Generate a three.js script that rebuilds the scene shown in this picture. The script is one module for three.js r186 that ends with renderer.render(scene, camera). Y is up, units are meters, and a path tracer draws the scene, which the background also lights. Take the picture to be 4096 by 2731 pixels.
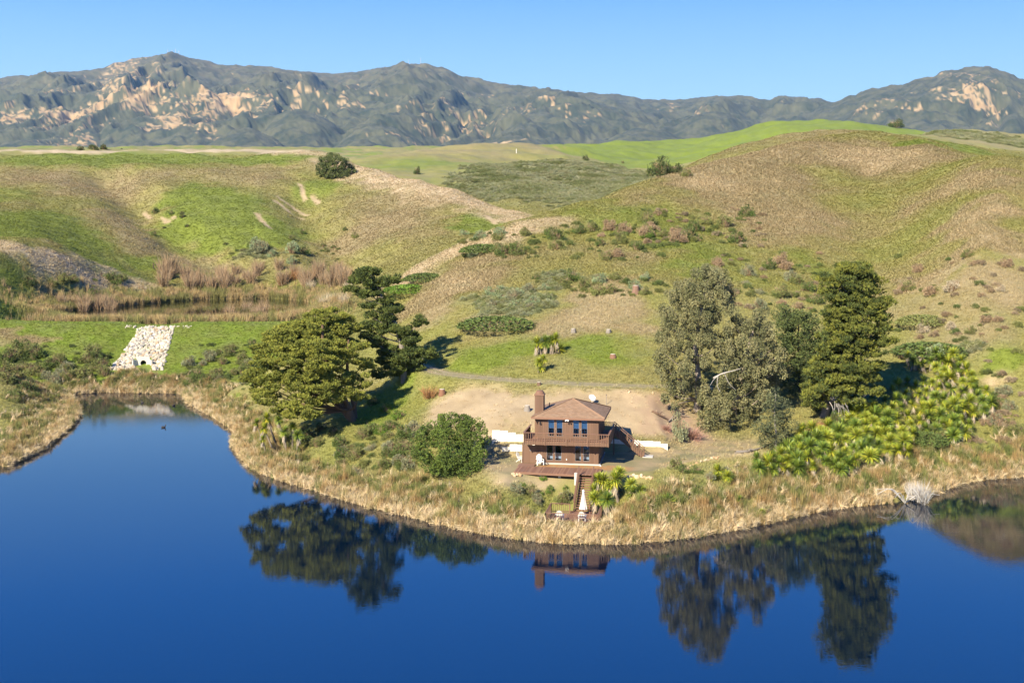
import * as THREE from 'three';
import { mergeGeometries } from 'three/addons/utils/BufferGeometryUtils.js';
import { createNoise2D, createNoise3D } from 'simplex-noise';

// ---------------------------------------------------------------- camera, sky, sun, exposure
// Drone view: 29 m above the lake, looking over the cabin (130 m away) to the mountains (10 km). x right, y up, -z ahead.
const scene = new THREE.Scene();
const EYE = 29, F = 2871, CX = 1176, HY = 498;               // lens in units of a 2352 px wide picture
const camera = new THREE.PerspectiveCamera(30.56, 1024 / 682, 1, 40000);
camera.position.set(0, EYE, 0);
camera.setViewOffset(1024, 682, 0, 124.4, 1024, 682);        // shifted lens: verticals stay vertical
const renderer = new THREE.WebGLRenderer();
renderer.toneMapping = THREE.LinearToneMapping;
renderer.toneMappingExposure = 2.15;
renderer.shadowMap.enabled = true;

const SUN = new THREE.Vector3(-0.44, 0.53, 0.725).normalize();
{
  const W = 256, H = 256, data = new Float32Array(W * H * 4);
  const stops = [[0, 0.29, 0.43, 0.53], [4, 0.235, 0.385, 0.53], [7, 0.165, 0.315, 0.51], [11, 0.075, 0.213, 0.495], [16, 0.020, 0.155, 0.57], [25, 0.008, 0.115, 0.52], [45, 0.005, 0.06, 0.26], [90, 0.004, 0.04, 0.17]];
  for (let r = 0; r < H; r++) {
    const el = Math.max(0, ((r + 0.5) / H - 0.5) * 180);
    let k = 0; while (k < stops.length - 2 && stops[k + 1][0] < el) k++;
    const a = stops[k], b = stops[k + 1], t = Math.min(1, (el - a[0]) / (b[0] - a[0]));
    for (let c = 0; c < W; c++) {
      const o = (r * W + c) * 4;
      for (let i = 0; i < 3; i++) data[o + i] = a[i + 1] + (b[i + 1] - a[i + 1]) * t;
      data[o + 3] = 1;
    }
  }
  const t = new THREE.DataTexture(data, W, H, THREE.RGBAFormat, THREE.FloatType);
  t.mapping = THREE.EquirectangularReflectionMapping; t.magFilter = THREE.LinearFilter; t.needsUpdate = true;
  scene.background = t; scene.environment = t;
}
const sun = new THREE.DirectionalLight(new THREE.Color(1, 0.90, 0.70), 5);
sun.position.copy(SUN).multiplyScalar(400).add(new THREE.Vector3(0, 0, -140));
sun.target.position.set(0, 0, -140);
sun.castShadow = true;
Object.assign(sun.shadow.camera, { left: -160, right: 160, top: 160, bottom: -160, near: 10, far: 900 });
sun.shadow.mapSize.set(4096, 4096);
scene.add(sun, sun.target);
scene.fog = new THREE.FogExp2(new THREE.Color(0.42, 0.68, 1.0), 0.00002);

// ---------------------------------------------------------------- helpers
let seed = 12345;
const rnd = () => { seed = (seed + 0x6d2b79f5) | 0; let t = Math.imul(seed ^ (seed >>> 15), 1 | seed); t = (t + Math.imul(t ^ (t >>> 7), 61 | t)) ^ t; return ((t ^ (t >>> 14)) >>> 0) / 4294967296; };
const rr = (a, b) => a + (b - a) * rnd();
const gauss = () => Math.sqrt(-2 * Math.log(1 - rnd())) * Math.cos(6.2832 * rnd());
const reseed = (n) => { seed = n; };
const n2 = createNoise2D(rnd), n2b = createNoise2D(rnd), n3 = createNoise3D(rnd);
const fbm = (x, y, oct = 4, g = 0.5) => { let s = 0, a = 1, t = 0; for (let i = 0; i < oct; i++) { s += a * n2(x + i * 17.3, y - i * 9.1); t += a; a *= g; x *= 2.03; y *= 2.03; } return s / t; };
const ridged = (x, y, oct = 4) => { let s = 0, a = 1, t = 0; for (let i = 0; i < oct; i++) { s += a * (1 - Math.abs(n2b(x + i * 31.7, y + i * 11.9)) * 2); t += a; a *= 0.5; x *= 2.07; y *= 2.07; } return s / t; };
const clamp = (x, a = 0, b = 1) => Math.min(b, Math.max(a, x));
const sstep = (a, b, x) => { const t = clamp((x - a) / (b - a)); return t * t * (3 - 2 * t); };
const mix = (a, b, t) => a + (b - a) * t;
const mix3 = (a, b, t) => [mix(a[0], b[0], t), mix(a[1], b[1], t), mix(a[2], b[2], t)];
const V = (x, y, z) => new THREE.Vector3(x, y, z);
const taken = {};
const numbered = (n) => { taken[n] = (taken[n] ?? -1) + 1; return taken[n] ? `${n}_${String(taken[n]).padStart(3, '0')}` : n; };
function tag(o, label, category, group, kind) {
  if (label) o.userData.label = label;
  if (category) o.userData.category = category;
  if (group) o.userData.group = group;
  if (kind) o.userData.kind = kind;
  return o;
}
function shadowed(m) { m.castShadow = m.receiveShadow = true; return m; }
function mesh(name, geometry, material, parent) {
  const m = shadowed(new THREE.Mesh(geometry, material)); m.name = parent ? name : numbered(name); (parent ?? scene).add(m); return m;
}
function thing(name, label, category, pos = [0, 0, 0], turn = 0, group) {
  const o = new THREE.Group(); o.name = numbered(name); o.position.set(...pos); o.rotation.y = turn; scene.add(o);
  return tag(o, label, category, group);
}
function structure(name, geometry, material) { const m = mesh(name, geometry, material); m.userData.kind = 'structure'; return m; }
const mat = (r, g, b, rough = 0.9, more = {}) => new THREE.MeshStandardMaterial({ color: new THREE.Color().setRGB(r, g, b), roughness: rough, ...more });
const vmat = (rough = 0.9, more = {}) => new THREE.MeshStandardMaterial({ vertexColors: true, roughness: rough, side: THREE.DoubleSide, ...more });

// signed distance to a closed polygon in plan (positive outside)
function polyDist(P, x, z) {
  let d = 1e18, inside = false;
  for (let i = 0, j = P.length - 1; i < P.length; j = i++) {
    const [ax, az] = P[j], [bx, bz] = P[i], ex = bx - ax, ez = bz - az, wx = x - ax, wz = z - az;
    const t = clamp((wx * ex + wz * ez) / (ex * ex + ez * ez)), qx = wx - ex * t, qz = wz - ez * t;
    d = Math.min(d, qx * qx + qz * qz);
    if ((az > z) !== (bz > z) && x < ((bx - ax) * (z - az)) / (bz - az) + ax) inside = !inside;
  }
  return inside ? -Math.sqrt(d) : Math.sqrt(d);
}
function lineDist(P, x, z) {   // [distance, height there] to an open polyline of [x, z, h]
  let best = 1e18, h = 0;
  for (let i = 1; i < P.length; i++) {
    const [ax, az, ah] = P[i - 1], [bx, bz, bh] = P[i], ex = bx - ax, ez = bz - az, wx = x - ax, wz = z - az;
    const t = clamp((wx * ex + wz * ez) / (ex * ex + ez * ez)), qx = wx - ex * t, qz = wz - ez * t, d = qx * qx + qz * qz;
    if (d < best) { best = d; h = ah + (bh - ah) * t; }
  }
  return [Math.sqrt(best), h];
}
// survey points read off the photograph: bearing px, sighting py, distance D
const sight = (px, py, D) => [(px - CX) * D / F, EYE - (py - HY) * D / F, -D];

// ---------------------------------------------------------------- terrain
// lake shoreline (px, py) at water level 0
const shoreSight = [[0, 1072], [40, 1058], [95, 1030], [140, 992], [168, 968], [172, 945], [155, 920], [160, 906], [230, 900], [330, 902], [420, 902], [445, 930], [500, 958], [548, 992], [540, 1022], [585, 1075], [650, 1102], [740, 1128], [850, 1162], [950, 1185], [1030, 1205], [1110, 1222], [1190, 1236], [1270, 1244], [1400, 1248], [1500, 1242], [1600, 1230], [1700, 1212], [1800, 1190], [1900, 1168], [2020, 1155], [2080, 1152], [2150, 1128], [2220, 1104], [2352, 1092]];
const lakePoly = shoreSight.map(([px, py]) => { const D = F * EYE / (py - HY); return [(px - CX) * D / F, -D]; });
lakePoly.push([72, -142], [110, -150], [170, -120], [170, 60], [-170, 60], [-170, -110], [-85, -135]);
const POND = 7.4;
const pondPoly = [[-104, -272], [-99, -292], [-90, -313], [-82, -326], [-64, -331], [-52, -320], [-46, -300], [-45, -276], [-50, -259], [-62, -253], [-88, -253]];
const padPoly = [[-2, -126.8], [0, -125.6], [9, -126.6], [15, -127.8], [20, -133], [25, -137], [29, -142], [28, -146], [22, -142], [17, -138.8], [11.5, -138.6], [3, -138.4], [-3.6, -138], [-4.2, -132]];
const roadLine = [sight(960, 838, 170), sight(1010, 856, 163), sight(1090, 866, 158), sight(1176, 873, 155.5), sight(1300, 880, 153), sight(1490, 887, 153), sight(1620, 890, 157)].map(([x, h, z]) => [x, z, h]);
// the cabin's own axes: origin at its front right corner, x along the front, z towards the lake
const CAB = [9.03, -130.5], CT = -0.1623;
const toCabin = (x, z) => { const dx = x - CAB[0], dz = z - CAB[1]; return [dx * Math.cos(CT) - dz * Math.sin(CT), dx * Math.sin(CT) + dz * Math.cos(CT)]; };
const fromCabin = (lx, lz) => [CAB[0] + lx * Math.cos(CT) + lz * Math.sin(CT), CAB[1] - lx * Math.sin(CT) + lz * Math.cos(CT)];
// control sightings (px, py, D): spline of the sighting height over bearing and log distance
const ctl = `
-500 1200 118;-500 1010 150;-500 760 210;-500 560 300;-500 430 430;-500 350 540;-500 360 800
-200 1010 165;-200 820 200;-200 730 232;-200 640 265;-200 540 310;-200 430 430;-200 345 565;-200 365 800
0 1010 163;0 900 185;0 800 208;0 728 232;0 660 258;0 572 290;0 505 340;0 430 430;0 385 480;0 344 565;0 372 640;0 372 800
150 940 190;150 840 210;150 745 230;150 690 252;150 607 288;150 540 345;150 430 440;150 385 480;150 343 565;150 372 640;150 372 800
330 870 209;330 745 232;330 735 245;330 690 310;330 660 325;330 610 348;330 540 372;330 470 415;330 420 450;330 385 480;330 344 565;330 372 640;330 372 800
500 890 205;500 800 218;500 740 232;500 735 245;500 690 312;500 655 330;500 615 350;500 560 372;500 480 412;500 430 445;500 385 485;500 344 565;500 372 640;500 372 800
650 930 180;650 800 205;650 735 232;650 735 245;650 690 312;650 660 330;650 610 350;650 550 376;650 480 415;650 420 455;650 380 492;650 345 565;650 372 640;650 372 800
770 1050 146;770 1000 150;770 960 158;770 880 182;770 780 212;770 720 240;770 690 300;770 655 325;770 600 350;770 540 378;770 480 412;770 405 470;770 354 518;770 385 620;770 380 800
860 1110 133;860 1040 142;860 980 152;860 900 172;860 800 198;860 700 222;860 735 245;860 700 285;860 650 318;860 600 345;860 550 372;860 480 410;860 420 450;860 385 473;860 412 520;860 385 640;860 362 700;860 378 900
960 1150 125;960 1080 134;960 1000 143;960 900 160;960 840 171;960 740 196;960 640 222;960 602 231;960 660 250;960 655 285;960 590 330;960 540 360;960 470 408;960 412 446;960 450 480;960 412 530;960 375 640;960 355 780;960 372 850;960 348 960;960 372 1100
1060 1180 120;1060 1120 127;1060 1030 136;1060 950 147;1060 870 158;1060 780 178;1060 680 202;1060 600 222;1060 550 236;1060 620 260;1060 600 300;1060 540 350;1060 480 395;1060 438 424;1060 480 450;1060 440 500;1060 400 570;1060 375 640;1060 353 790;1060 370 860;1060 342 970;1060 362 1100
1176 1080 126.5;1176 1066 130;1176 1010 136;1176 950 143.5;1176 874 155.5;1176 840 161;1176 760 178;1176 680 197;1176 600 218;1176 540 236;1176 512 246;1176 580 275;1176 560 320;1176 510 370;1176 482 392;1176 500 425;1176 455 470;1176 410 540;1176 378 600;1176 388 680;1176 354 800;1176 368 870;1176 333 1010;1176 352 1150
1330 1060 130;1330 1008 138.6;1330 950 144;1330 880 153;1330 850 158;1330 780 172;1330 700 190;1330 620 210;1330 540 234;1330 466 262;1330 530 295;1330 530 340;1330 500 400;1330 462 470;1330 420 535;1330 370 610;1330 385 690;1330 362 800;1330 375 900;1330 331 1200;1330 350 1400
1500 1100 124;1500 1070 129.3;1500 1030 138;1500 1000 141;1500 940 146;1500 887 153;1500 850 158;1500 780 170;1500 700 188;1500 620 208;1500 540 232;1500 470 256;1500 411 280;1500 465 320;1500 460 400;1500 430 470;1500 415 520;1500 400 600;1500 405 700;1500 388 900;1500 350 1150;1500 326 1300;1500 345 1500
1640 1120 121;1640 1070 129;1640 1040 136;1640 970 147;1640 900 156;1640 820 168;1640 740 181;1640 660 201;1640 580 223;1640 500 250;1640 430 275;1640 370 304;1640 420 350;1640 405 400;1640 353 480;1640 400 560;1640 395 700;1640 370 900;1640 335 1150;1640 314 1300;1640 335 1500
1800 1110 122;1800 1050 134;1800 1000 144;1800 940 152;1800 860 163;1800 780 177;1800 700 195;1800 620 214;1800 540 238;1800 460 266;1800 390 298;1800 331 338;1800 380 390;1800 355 440;1800 311 508;1800 350 600;1800 350 900;1800 282 1300;1800 310 1500
1900 1080 128;1900 1010 141;1900 960 148;1900 880 162;1900 800 177;1900 720 193;1900 640 212;1900 560 234;1900 480 262;1900 400 296;1900 340 335;1900 309 360;1900 350 410;1900 330 460;1900 299 522;1900 340 620;1900 340 900;1900 276 1300;1900 310 1500
2020 1080 128;2020 1010 141;2020 950 150;2020 880 162;2020 800 177;2020 720 193;2020 640 212;2020 560 236;2020 480 264;2020 400 298;2020 340 340;2020 306 372;2020 345 420;2020 325 470;2020 304 535;2020 340 640;2020 340 900;2020 289 1300;2020 315 1500
2150 1060 132;2150 1000 143;2150 930 154;2150 860 166;2150 800 174;2150 720 186;2150 640 200;2150 560 217;2150 480 240;2150 400 274;2150 350 315;2150 326 345;2150 360 400;2150 340 470;2150 312 600;2150 303 660;2150 330 750;2150 340 1000;2150 320 1400
2280 1030 138;2280 960 150;2280 890 162;2280 820 167;2280 740 176;2280 650 186;2280 560 200;2280 480 218;2280 420 236;2280 364 264;2280 395 340;2280 355 480;2280 322 600;2280 303 670;2280 330 750;2280 340 1000;2280 320 1400
2400 1020 141;2400 950 153;2400 880 159;2400 800 167;2400 720 175;2400 640 184;2400 560 197;2400 480 215;2400 405 248;2400 425 340;2400 375 480;2400 335 590;2400 313 680;2400 335 760;2400 340 1000;2400 320 1400
2650 1040 138;2650 900 158;2650 760 172;2650 620 190;2650 500 216;2650 420 250;2650 380 480;2650 330 620;2650 340 1000;2650 320 1400
3000 1040 138;3000 800 185;3000 600 235;3000 450 330;3000 350 560;3000 330 1000;3000 320 1400
-500 360 1400;0 372 1400;500 372 1400;860 378 1400
-500 352 1900;0 352 1900;500 352 1900;860 352 1900;1176 350 1900;1500 345 1900;1900 345 1900;2280 345 1900;2650 345 1900;3000 345 1900`
  .trim().split(/[;\n]+/).map((s) => s.trim().split(/\s+/).map(Number));
const SA = 1 / 200, SB = 7;
const tps = (() => {
  const n = ctl.length, P = ctl.map(([a, , D]) => [a * SA, Math.log(D) * SB]), N = n + 3, A = Array.from({ length: N }, () => new Float64Array(N + 1));
  const U = (r2) => (r2 < 1e-12 ? 0 : r2 * Math.log(r2));
  for (let i = 0; i < n; i++) {
    for (let j = 0; j < n; j++) { const dx = P[i][0] - P[j][0], dy = P[i][1] - P[j][1]; A[i][j] = U(dx * dx + dy * dy); }
    A[i][i] += 0.02; A[i][n] = A[n][i] = 1; A[i][n + 1] = A[n + 1][i] = P[i][0]; A[i][n + 2] = A[n + 2][i] = P[i][1]; A[i][N] = ctl[i][1];
  }
  for (let c = 0; c < N; c++) {
    let p = c; for (let r = c + 1; r < N; r++) if (Math.abs(A[r][c]) > Math.abs(A[p][c])) p = r;
    [A[c], A[p]] = [A[p], A[c]];
    for (let r = c + 1; r < N; r++) { const k = A[r][c] / A[c][c]; if (k) for (let q = c; q <= N; q++) A[r][q] -= k * A[c][q]; }
  }
  const w = new Float64Array(N);
  for (let r = N - 1; r >= 0; r--) { let s = A[r][N]; for (let q = r + 1; q < N; q++) s -= A[r][q] * w[q]; w[r] = s / A[r][r]; }
  return (a, b) => { let s = w[n] + w[n + 1] * a + w[n + 2] * b; for (let i = 0; i < n; i++) { const dx = a - P[i][0], dy = b - P[i][1], r2 = dx * dx + dy * dy; if (r2 > 1e-12) s += w[i] * r2 * Math.log(r2); } return s; };
})();
const gullies = [[[240, 405, 465], [300, 450, 428], [335, 492, 402], [430, 560, 372], [540, 605, 352]], [[690, 440, 442], [715, 500, 400], [760, 560, 368], [790, 610, 346]]].map((g) => g.map((p) => { const [x, h, z] = sight(...p); return [x, z, h]; }));
function rawHeight(x, D) {
  const py = tps((CX + F * x / D) * SA, Math.log(D) * SB);
  let h = EYE - (py - HY) * D / F;
  const z = -D, far = sstep(150, 300, D);
  h += fbm(x / 26, D / 26, 3) * (0.25 + 0.9 * far) + fbm(x / 6, D / 6, 2) * 0.12 + fbm(x / 150 + 3, D / 110, 3) * 6 * sstep(600, 850, D);
  for (const g of gullies) { const [d] = lineDist(g, x, z); h -= 4.8 * Math.exp(-d * d / 80); }
  // the dam: grassed bank with a level crest and a shallow spillway
  const wx = sstep(-108, -98, x) * (1 - sstep(-42, -34, x));
  if (wx > 0 && D > 200 && D < 280) {
    const notch = 0.6 * Math.exp(-(((x + 69) / 4.5) ** 4)), crest = 8.65 - notch + 0.4 * sstep(-84, -104, x);
    const dam = D < 238 ? Math.max(crest - (238 - D) * 0.27, 1.2 + (D - 206) * 0.16) : D < 243 ? crest : Math.max(crest - (D - 243) * 0.4, 6.9);
    h = mix(h, D < 206 ? Math.min(h, 1.2) : D < 254 ? dam : mix(dam, Math.max(h, 6.9), sstep(254, 270, D)), wx);
  }
  // levelled places
  const pd = polyDist(padPoly, x, z);
  if (pd < 12) { const wall = 1.15 * sstep(-5, -2.4, x) * (1 - sstep(15, 19, x)) * sstep(-135.5, -137.5, z) * sstep(0, 0.3, pd), k = Math.max(0, pd); h = mix(clamp(h, 3.05 - k * 0.6, 3.05 + wall + k * 0.42), h, sstep(4, 12, pd)); }
  if (x > -2 && x < 2.2 && D > 135.7 && D < 138.6) h = 3.95;
  const [rd, rh] = lineDist(roadLine, x, z);
  if (rd < 6) h = mix(rh, h, sstep(1.3, 4, rd));
  // water
  const qd = D > 225 && D < 356 ? polyDist(pondPoly, x, z) : 99;
  if (qd < 20) h = qd < 0 ? POND - Math.min(1.5, 0.15 - qd * 0.3) : mix(Math.max(Math.min(h, POND + 0.1 + qd * 0.3), POND + 0.05 + Math.min(qd, 3) * 0.1), h, sstep(3, 20, qd));
  if (D < 260) {
    const d = polyDist(lakePoly, x, z);
    if (d < 0) h = -Math.min(2.5, 0.1 - d * 0.3);
    else h = Math.max(Math.min(h, 0.08 + d * 0.42), 0.05 + Math.min(d, 4) * 0.06);
  }
  if (D > 112 && D < 128) {   // hollow under the shore stairs and the small deck
    const [lx, lz] = toCabin(x, z), side = Math.max(0, Math.abs(lx + 1.05) - 2.9), front = Math.max(0, 9.6 - lz, lz - 15.6), deck = 0.3 + Math.hypot(side, front) * 0.5;
    const run = 0.3 + Math.max(0, 10 - lz) * 0.53 + Math.max(0, Math.abs(lx + 0.75) - 1.1) * 0.7;
    h = Math.min(h, Math.max(deck, 0.3), lz > 5 ? run : 99);
    if (polyDist(lakePoly, x, z) < 0) h = Math.min(h, -0.1);
  }
  return h;
}
const NC = 640, NR = 640, PX0 = -720, PX1 = 3070, L0 = Math.log(66), L1 = Math.log(2300);
const HG = new Float32Array(NC * NR);
for (let r = 0; r < NR; r++) { const D = Math.exp(mix(L0, L1, r / (NR - 1))); for (let c = 0; c < NC; c++) HG[r * NC + c] = rawHeight((mix(PX0, PX1, c / (NC - 1)) - CX) * D / F, D); }
function hgt(x, z) {
  const D = -z, fr = clamp((Math.log(D) - L0) / (L1 - L0), 0, 0.99999) * (NR - 1), fc = clamp((CX + F * x / D - PX0) / (PX1 - PX0), 0, 0.99999) * (NC - 1);
  const r = Math.floor(fr), c = Math.floor(fc), tr = fr - r, tc = fc - c, i = r * NC + c;
  return mix(mix(HG[i], HG[i + 1], tc), mix(HG[i + NC], HG[i + NC + 1], tc), tr);
}
// where a line of sight meets the ground
function spot(px, py, from = 90) {
  let D = from, pd = from;
  for (; D < 2200; D *= 1.003) { const x = (px - CX) * D / F; if (hgt(x, -D) >= EYE - (py - HY) * D / F) break; pd = D; }
  D = (D + pd) / 2; const x = (px - CX) * D / F;
  return V(x, hgt(x, -D), -D);
}

// ---------------------------------------------------------------- what covers the ground
// places read off the photograph (px, py, half width, half height) and turned into plan ellipses
function zone(px, py, rx, ry, w) {
  const c = spot(px, py), n = spot(px, py + ry), f = spot(px, py - ry), D = -c.z;
  return { x: c.x, z: c.z, ax: Math.max(1.2, rx * D / F), az: Math.max(1.5, Math.min((n.z - f.z) / 2, ax4(rx * D / F))), w };
}
const ax4 = (a) => Math.max(6, a * 4);
const zones = (text) => text.trim().split(/\s*;\s*/).map((s) => zone(...s.trim().split(/\s+/).map(Number)));
const at = (Z, x, z) => { let s = 0; for (const k of Z) { const dx = (x - k.x) / k.ax, dz = (z - k.z) / k.az, q = dx * dx + dz * dz; if (q < 6) s += k.w * Math.exp(-q * q * 0.7); } return s; };
const strip = (text) => text.trim().split(';').map((s) => { const [px, py] = s.trim().split(/\s+/).map(Number), p = spot(px, py); return [p.x, p.z, p.y]; });
const dryZ = zones(`180 430 150 30 .45;560 400 130 25 .45;60 400 90 20 .4;330 395 80 20 .35;240 500 70 25 .5;360 570 90 25 .5;470 610 60 15 .5;900 470 120 35 .5;840 540 110 30 .45;980 520 60 30 .4;
 1700 385 160 28 .7;1900 350 160 30 .75;2080 360 130 30 .75;2280 410 90 30 .6;2150 440 90 30 .35;1620 420 90 20 .55;1450 450 60 20 .3;1000 680 80 45 .75;1080 620 80 35 .6;1160 580 70 25 .35;1390 700 100 40 .85;1300 750 110 25 .6;1120 740 70 35 .6;1420 660 90 25 .5;1480 590 80 20 .3;
 90 775 110 22 1;2230 510 80 40 .85;2260 560 90 15 .8;2290 470 60 20 .6;2200 700 150 60 .45;2300 640 100 40 .4;2120 650 60 30 .5;2240 780 90 30 .6;1250 340 200 8 .15;960 347 240 8 .2;1340 380 60 12 .3;1640 350 100 25 .15;1780 322 100 12 .2;1900 303 90 8 .2;2200 312 120 10 .2;60 665 60 20 .4;130 690 60 15 .5;1460 790 70 30 .3;1480 760 60 20 .5`);
const greenZ = zones(`60 510 110 40 .8;20 450 60 25 .4;480 490 110 60 .9;430 440 60 25 .5;600 530 80 35 .7;250 365 260 14 .8;640 368 120 12 .8;730 430 70 30 .5;1100 510 60 20 .7;250 625 90 22 .7;140 545 90 25 .5;360 610 60 20 .6;900 380 120 12 .5;1050 380 120 10 .4;
 1500 500 150 35 .35;1600 570 120 30 .4;1700 460 150 40 .12;2050 560 130 30 .15;2000 480 120 30 .1;1080 835 80 18 1;1180 800 90 22 .6;1400 800 110 35 .7;1340 790 40 30 .5;1480 690 40 20 .3;260 785 60 35 1.6;470 770 90 30 1.5;560 745 120 12 1.4;100 738 200 12 1.4;420 745 250 9 1.4;40 650 60 25 .6;880 930 50 30 .9;1850 600 80 30 .5;2100 325 60 6 .8;2180 330 80 6 .9;1760 640 90 30 .3;2330 832 60 6 1.2;1580 615 80 15 .4`);
const bareZ = zones(`1050 935 55 38 1;1000 965 35 25 .7;1180 940 120 40 1.1;1330 930 130 40 1.2;1450 930 90 35 1.1;1120 1000 40 40 1.1;1160 1075 30 35 1.2;1230 1100 50 14 1;1100 920 60 30 .8;1480 980 70 25 1.1;1560 965 60 35 1;1890 985 45 20 1;1640 1040 100 14 .9;1600 1010 90 12 .8;2300 870 40 14 .8;690 470 30 4 .0`);
const sageZ = zones(`1250 420 200 40 1;1150 385 90 15 .6;1400 430 110 30 1;1340 385 120 15 1;1180 690 85 28 .9;2250 316 110 10 1;2200 800 120 60 .3;1300 640 80 15 .7;600 585 90 10 .8`);
const strawLines = [strip('770 372;830 392;1000 436;1130 475;1190 500'), strip('0 572;80 588;150 607;250 632;330 657'), strip('930 640;1000 595;1100 556;1176 532;1240 508'), strip('0 346;200 346;400 346;600 347;720 352')];
const strawWide = [10, 5, 6.5, 7];
const slides = ['590 490;618 522', '628 460;665 490;695 502', '638 452;705 495', '688 424;700 462', '718 452;732 466', '372 500;385 512;400 498', '330 488;345 500', '1115 495;1140 515'].map((t) => strip(t));
const DIRT = [0.40, 0.305, 0.18], GREEN = [0.150, 0.182, 0.022], OLIVE = [0.215, 0.198, 0.055], DRY = [0.25, 0.196, 0.098], STRAW = [0.34, 0.265, 0.15], SAGE = [0.19, 0.195, 0.10], LUSH = [0.145, 0.20, 0.013];
const inPad = (x, z) => polyDist(padPoly, x, z);
// returns [colour, dry 0..1.4, bare, sage]
function cover(x, z) {
  const D = -z, wx = x + fbm(x / 14, z / 14, 2) * 5 * sstep(120, 220, D), wz = z + fbm(z / 14 + 40, x / 14, 2) * 6 * sstep(120, 220, D);
  let t = 0.37 + 0.30 * fbm(x / 55, z / 55, 3) + 0.10 * fbm(x / 9, z / 9, 3);
  t += at(dryZ, wx, wz) - at(greenZ, wx, wz);
  let straw = 0;
  for (let i = 0; i < 4; i++) { const [d] = lineDist(strawLines[i], wx, wz); straw += 0.95 * Math.exp(-((d / strawWide[i]) ** 4)) * clamp(0.85 + 0.5 * fbm(x / 10, z / 10, 2)); }
  if (D > 900) t -= 1.2 * sstep(900, 1050, D) * sstep(20, 120, x);
  let bare = at(bareZ, wx, wz) * (1 + 0.5 * fbm(x / 2.5, z / 2.5, 3));
  const sage = clamp(at(sageZ, wx, wz) + 0.35 * fbm(x / 9 + 5, z / 9, 2) * 1);
  const pd = D < 160 ? inPad(x, z) : 99;
  let pad = 0;
  if (pd < 2) pad = 1 - sstep(-1, 2, pd);
  const [rd] = D < 180 ? lineDist(roadLine, x, z) : [99];
  for (const s of slides) { const [d] = lineDist(s, x, z); if (d < 6) bare = Math.max(bare, 1.25 * (1 - sstep(0.3, 1.2 + 0.8 * fbm(x / 3, z / 3, 2), d))); }
  bare = clamp(bare);
  t = clamp(0.42 + (t - 0.42) * 0.8 + straw * 0.5, 0, 1.4);
  let c = t < 0.35 ? mix3(GREEN, OLIVE, t / 0.35) : t < 0.8 ? mix3(OLIVE, DRY, (t - 0.35) / 0.45) : mix3(DRY, STRAW, clamp((t - 0.8) / 0.6));
  if (D > 900 && t < 0.35) c = mix3(LUSH, c, 0.3);
  if (D > 195 && D < 250 && x < -34 && x > -112 && t < 0.4) c = mix3(LUSH, GREEN, clamp(0.5 + fbm(x / 5, z / 5, 2)));
  c = mix3(c, [0.46, 0.365, 0.235], clamp(straw * 0.95));
  c = mix3(c, SAGE, clamp(sage) * 0.8);
  const n = 1 + 0.10 * fbm(x / 1.3, z / 1.3, 2) + 0.14 * fbm(x / 24, z / 40, 3) * sstep(300, 700, D);
  let dirt = mix3(DIRT, [0.29, 0.215, 0.12], clamp(0.4 + 0.8 * fbm(x / 6, z / 6, 3)));
  if (x > 12 && x < 26 && D > 136 && D < 156) dirt = mix3(dirt, [0.30, 0.20, 0.13], clamp(0.7 + fbm(x / 2, z / 2, 3)) * sstep(12, 18, x));
  const nd = Math.hypot(x - 36.5, z + 144); dirt = mix3(dirt, [0.24, 0.10, 0.045], 1 - sstep(2, 5, nd));
  c = mix3(c, dirt, bare);
  if (pad) { const g = clamp(0.45 + 0.9 * fbm(x / 5, z / 5, 3)); c = mix3(c, mix3([0.31, 0.235, 0.125], [0.19, 0.17, 0.075], g), pad); bare = Math.max(bare, pad * 0.92); }
  if (D > 122 && D < 132) { const [lx, lz] = toCabin(x, z); if (lx > -6.5 && lx < 4.5 && lz > 0 && lz < 3) { const k = sstep(0, 0.3, lz) * (1 - sstep(1.8, 2.8, lz)) * sstep(-6.4, -5.5, lx) * (1 - sstep(2.5, 4.4, lx)); c = mix3(c, [0.36, 0.17, 0.055], clamp(k * (0.75 + 0.9 * fbm(x * 1.5, z * 1.5, 2)))); } }
  if (rd < 2.6) { const wheel = Math.abs(rd - 0.75), k = 1 - sstep(1.4, 2.4, rd); c = mix3(c, mix3([0.30, 0.24, 0.14], [0.20, 0.18, 0.07], sstep(0.25, 0.6, wheel)), k); bare = Math.max(bare, k * 0.95); }
  return [[c[0] * n, c[1] * n, c[2] * n], t, bare, sage];
}
function noiseTexture(n, lo, hi, f) {
  const d = new Uint8Array(n * n * 4);
  for (let y = 0; y < n; y++) for (let x = 0; x < n; x++) {
    const v = f(x / n, y / n), o = (y * n + x) * 4;
    for (let c = 0; c < 3; c++) d[o + c] = clamp(mix(lo, hi, v)) * 255;
    d[o + 3] = 255;
  }
  const t = new THREE.DataTexture(d, n, n); t.wrapS = t.wrapT = THREE.RepeatWrapping; t.magFilter = THREE.LinearFilter; t.needsUpdate = true; return t;
}
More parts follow.
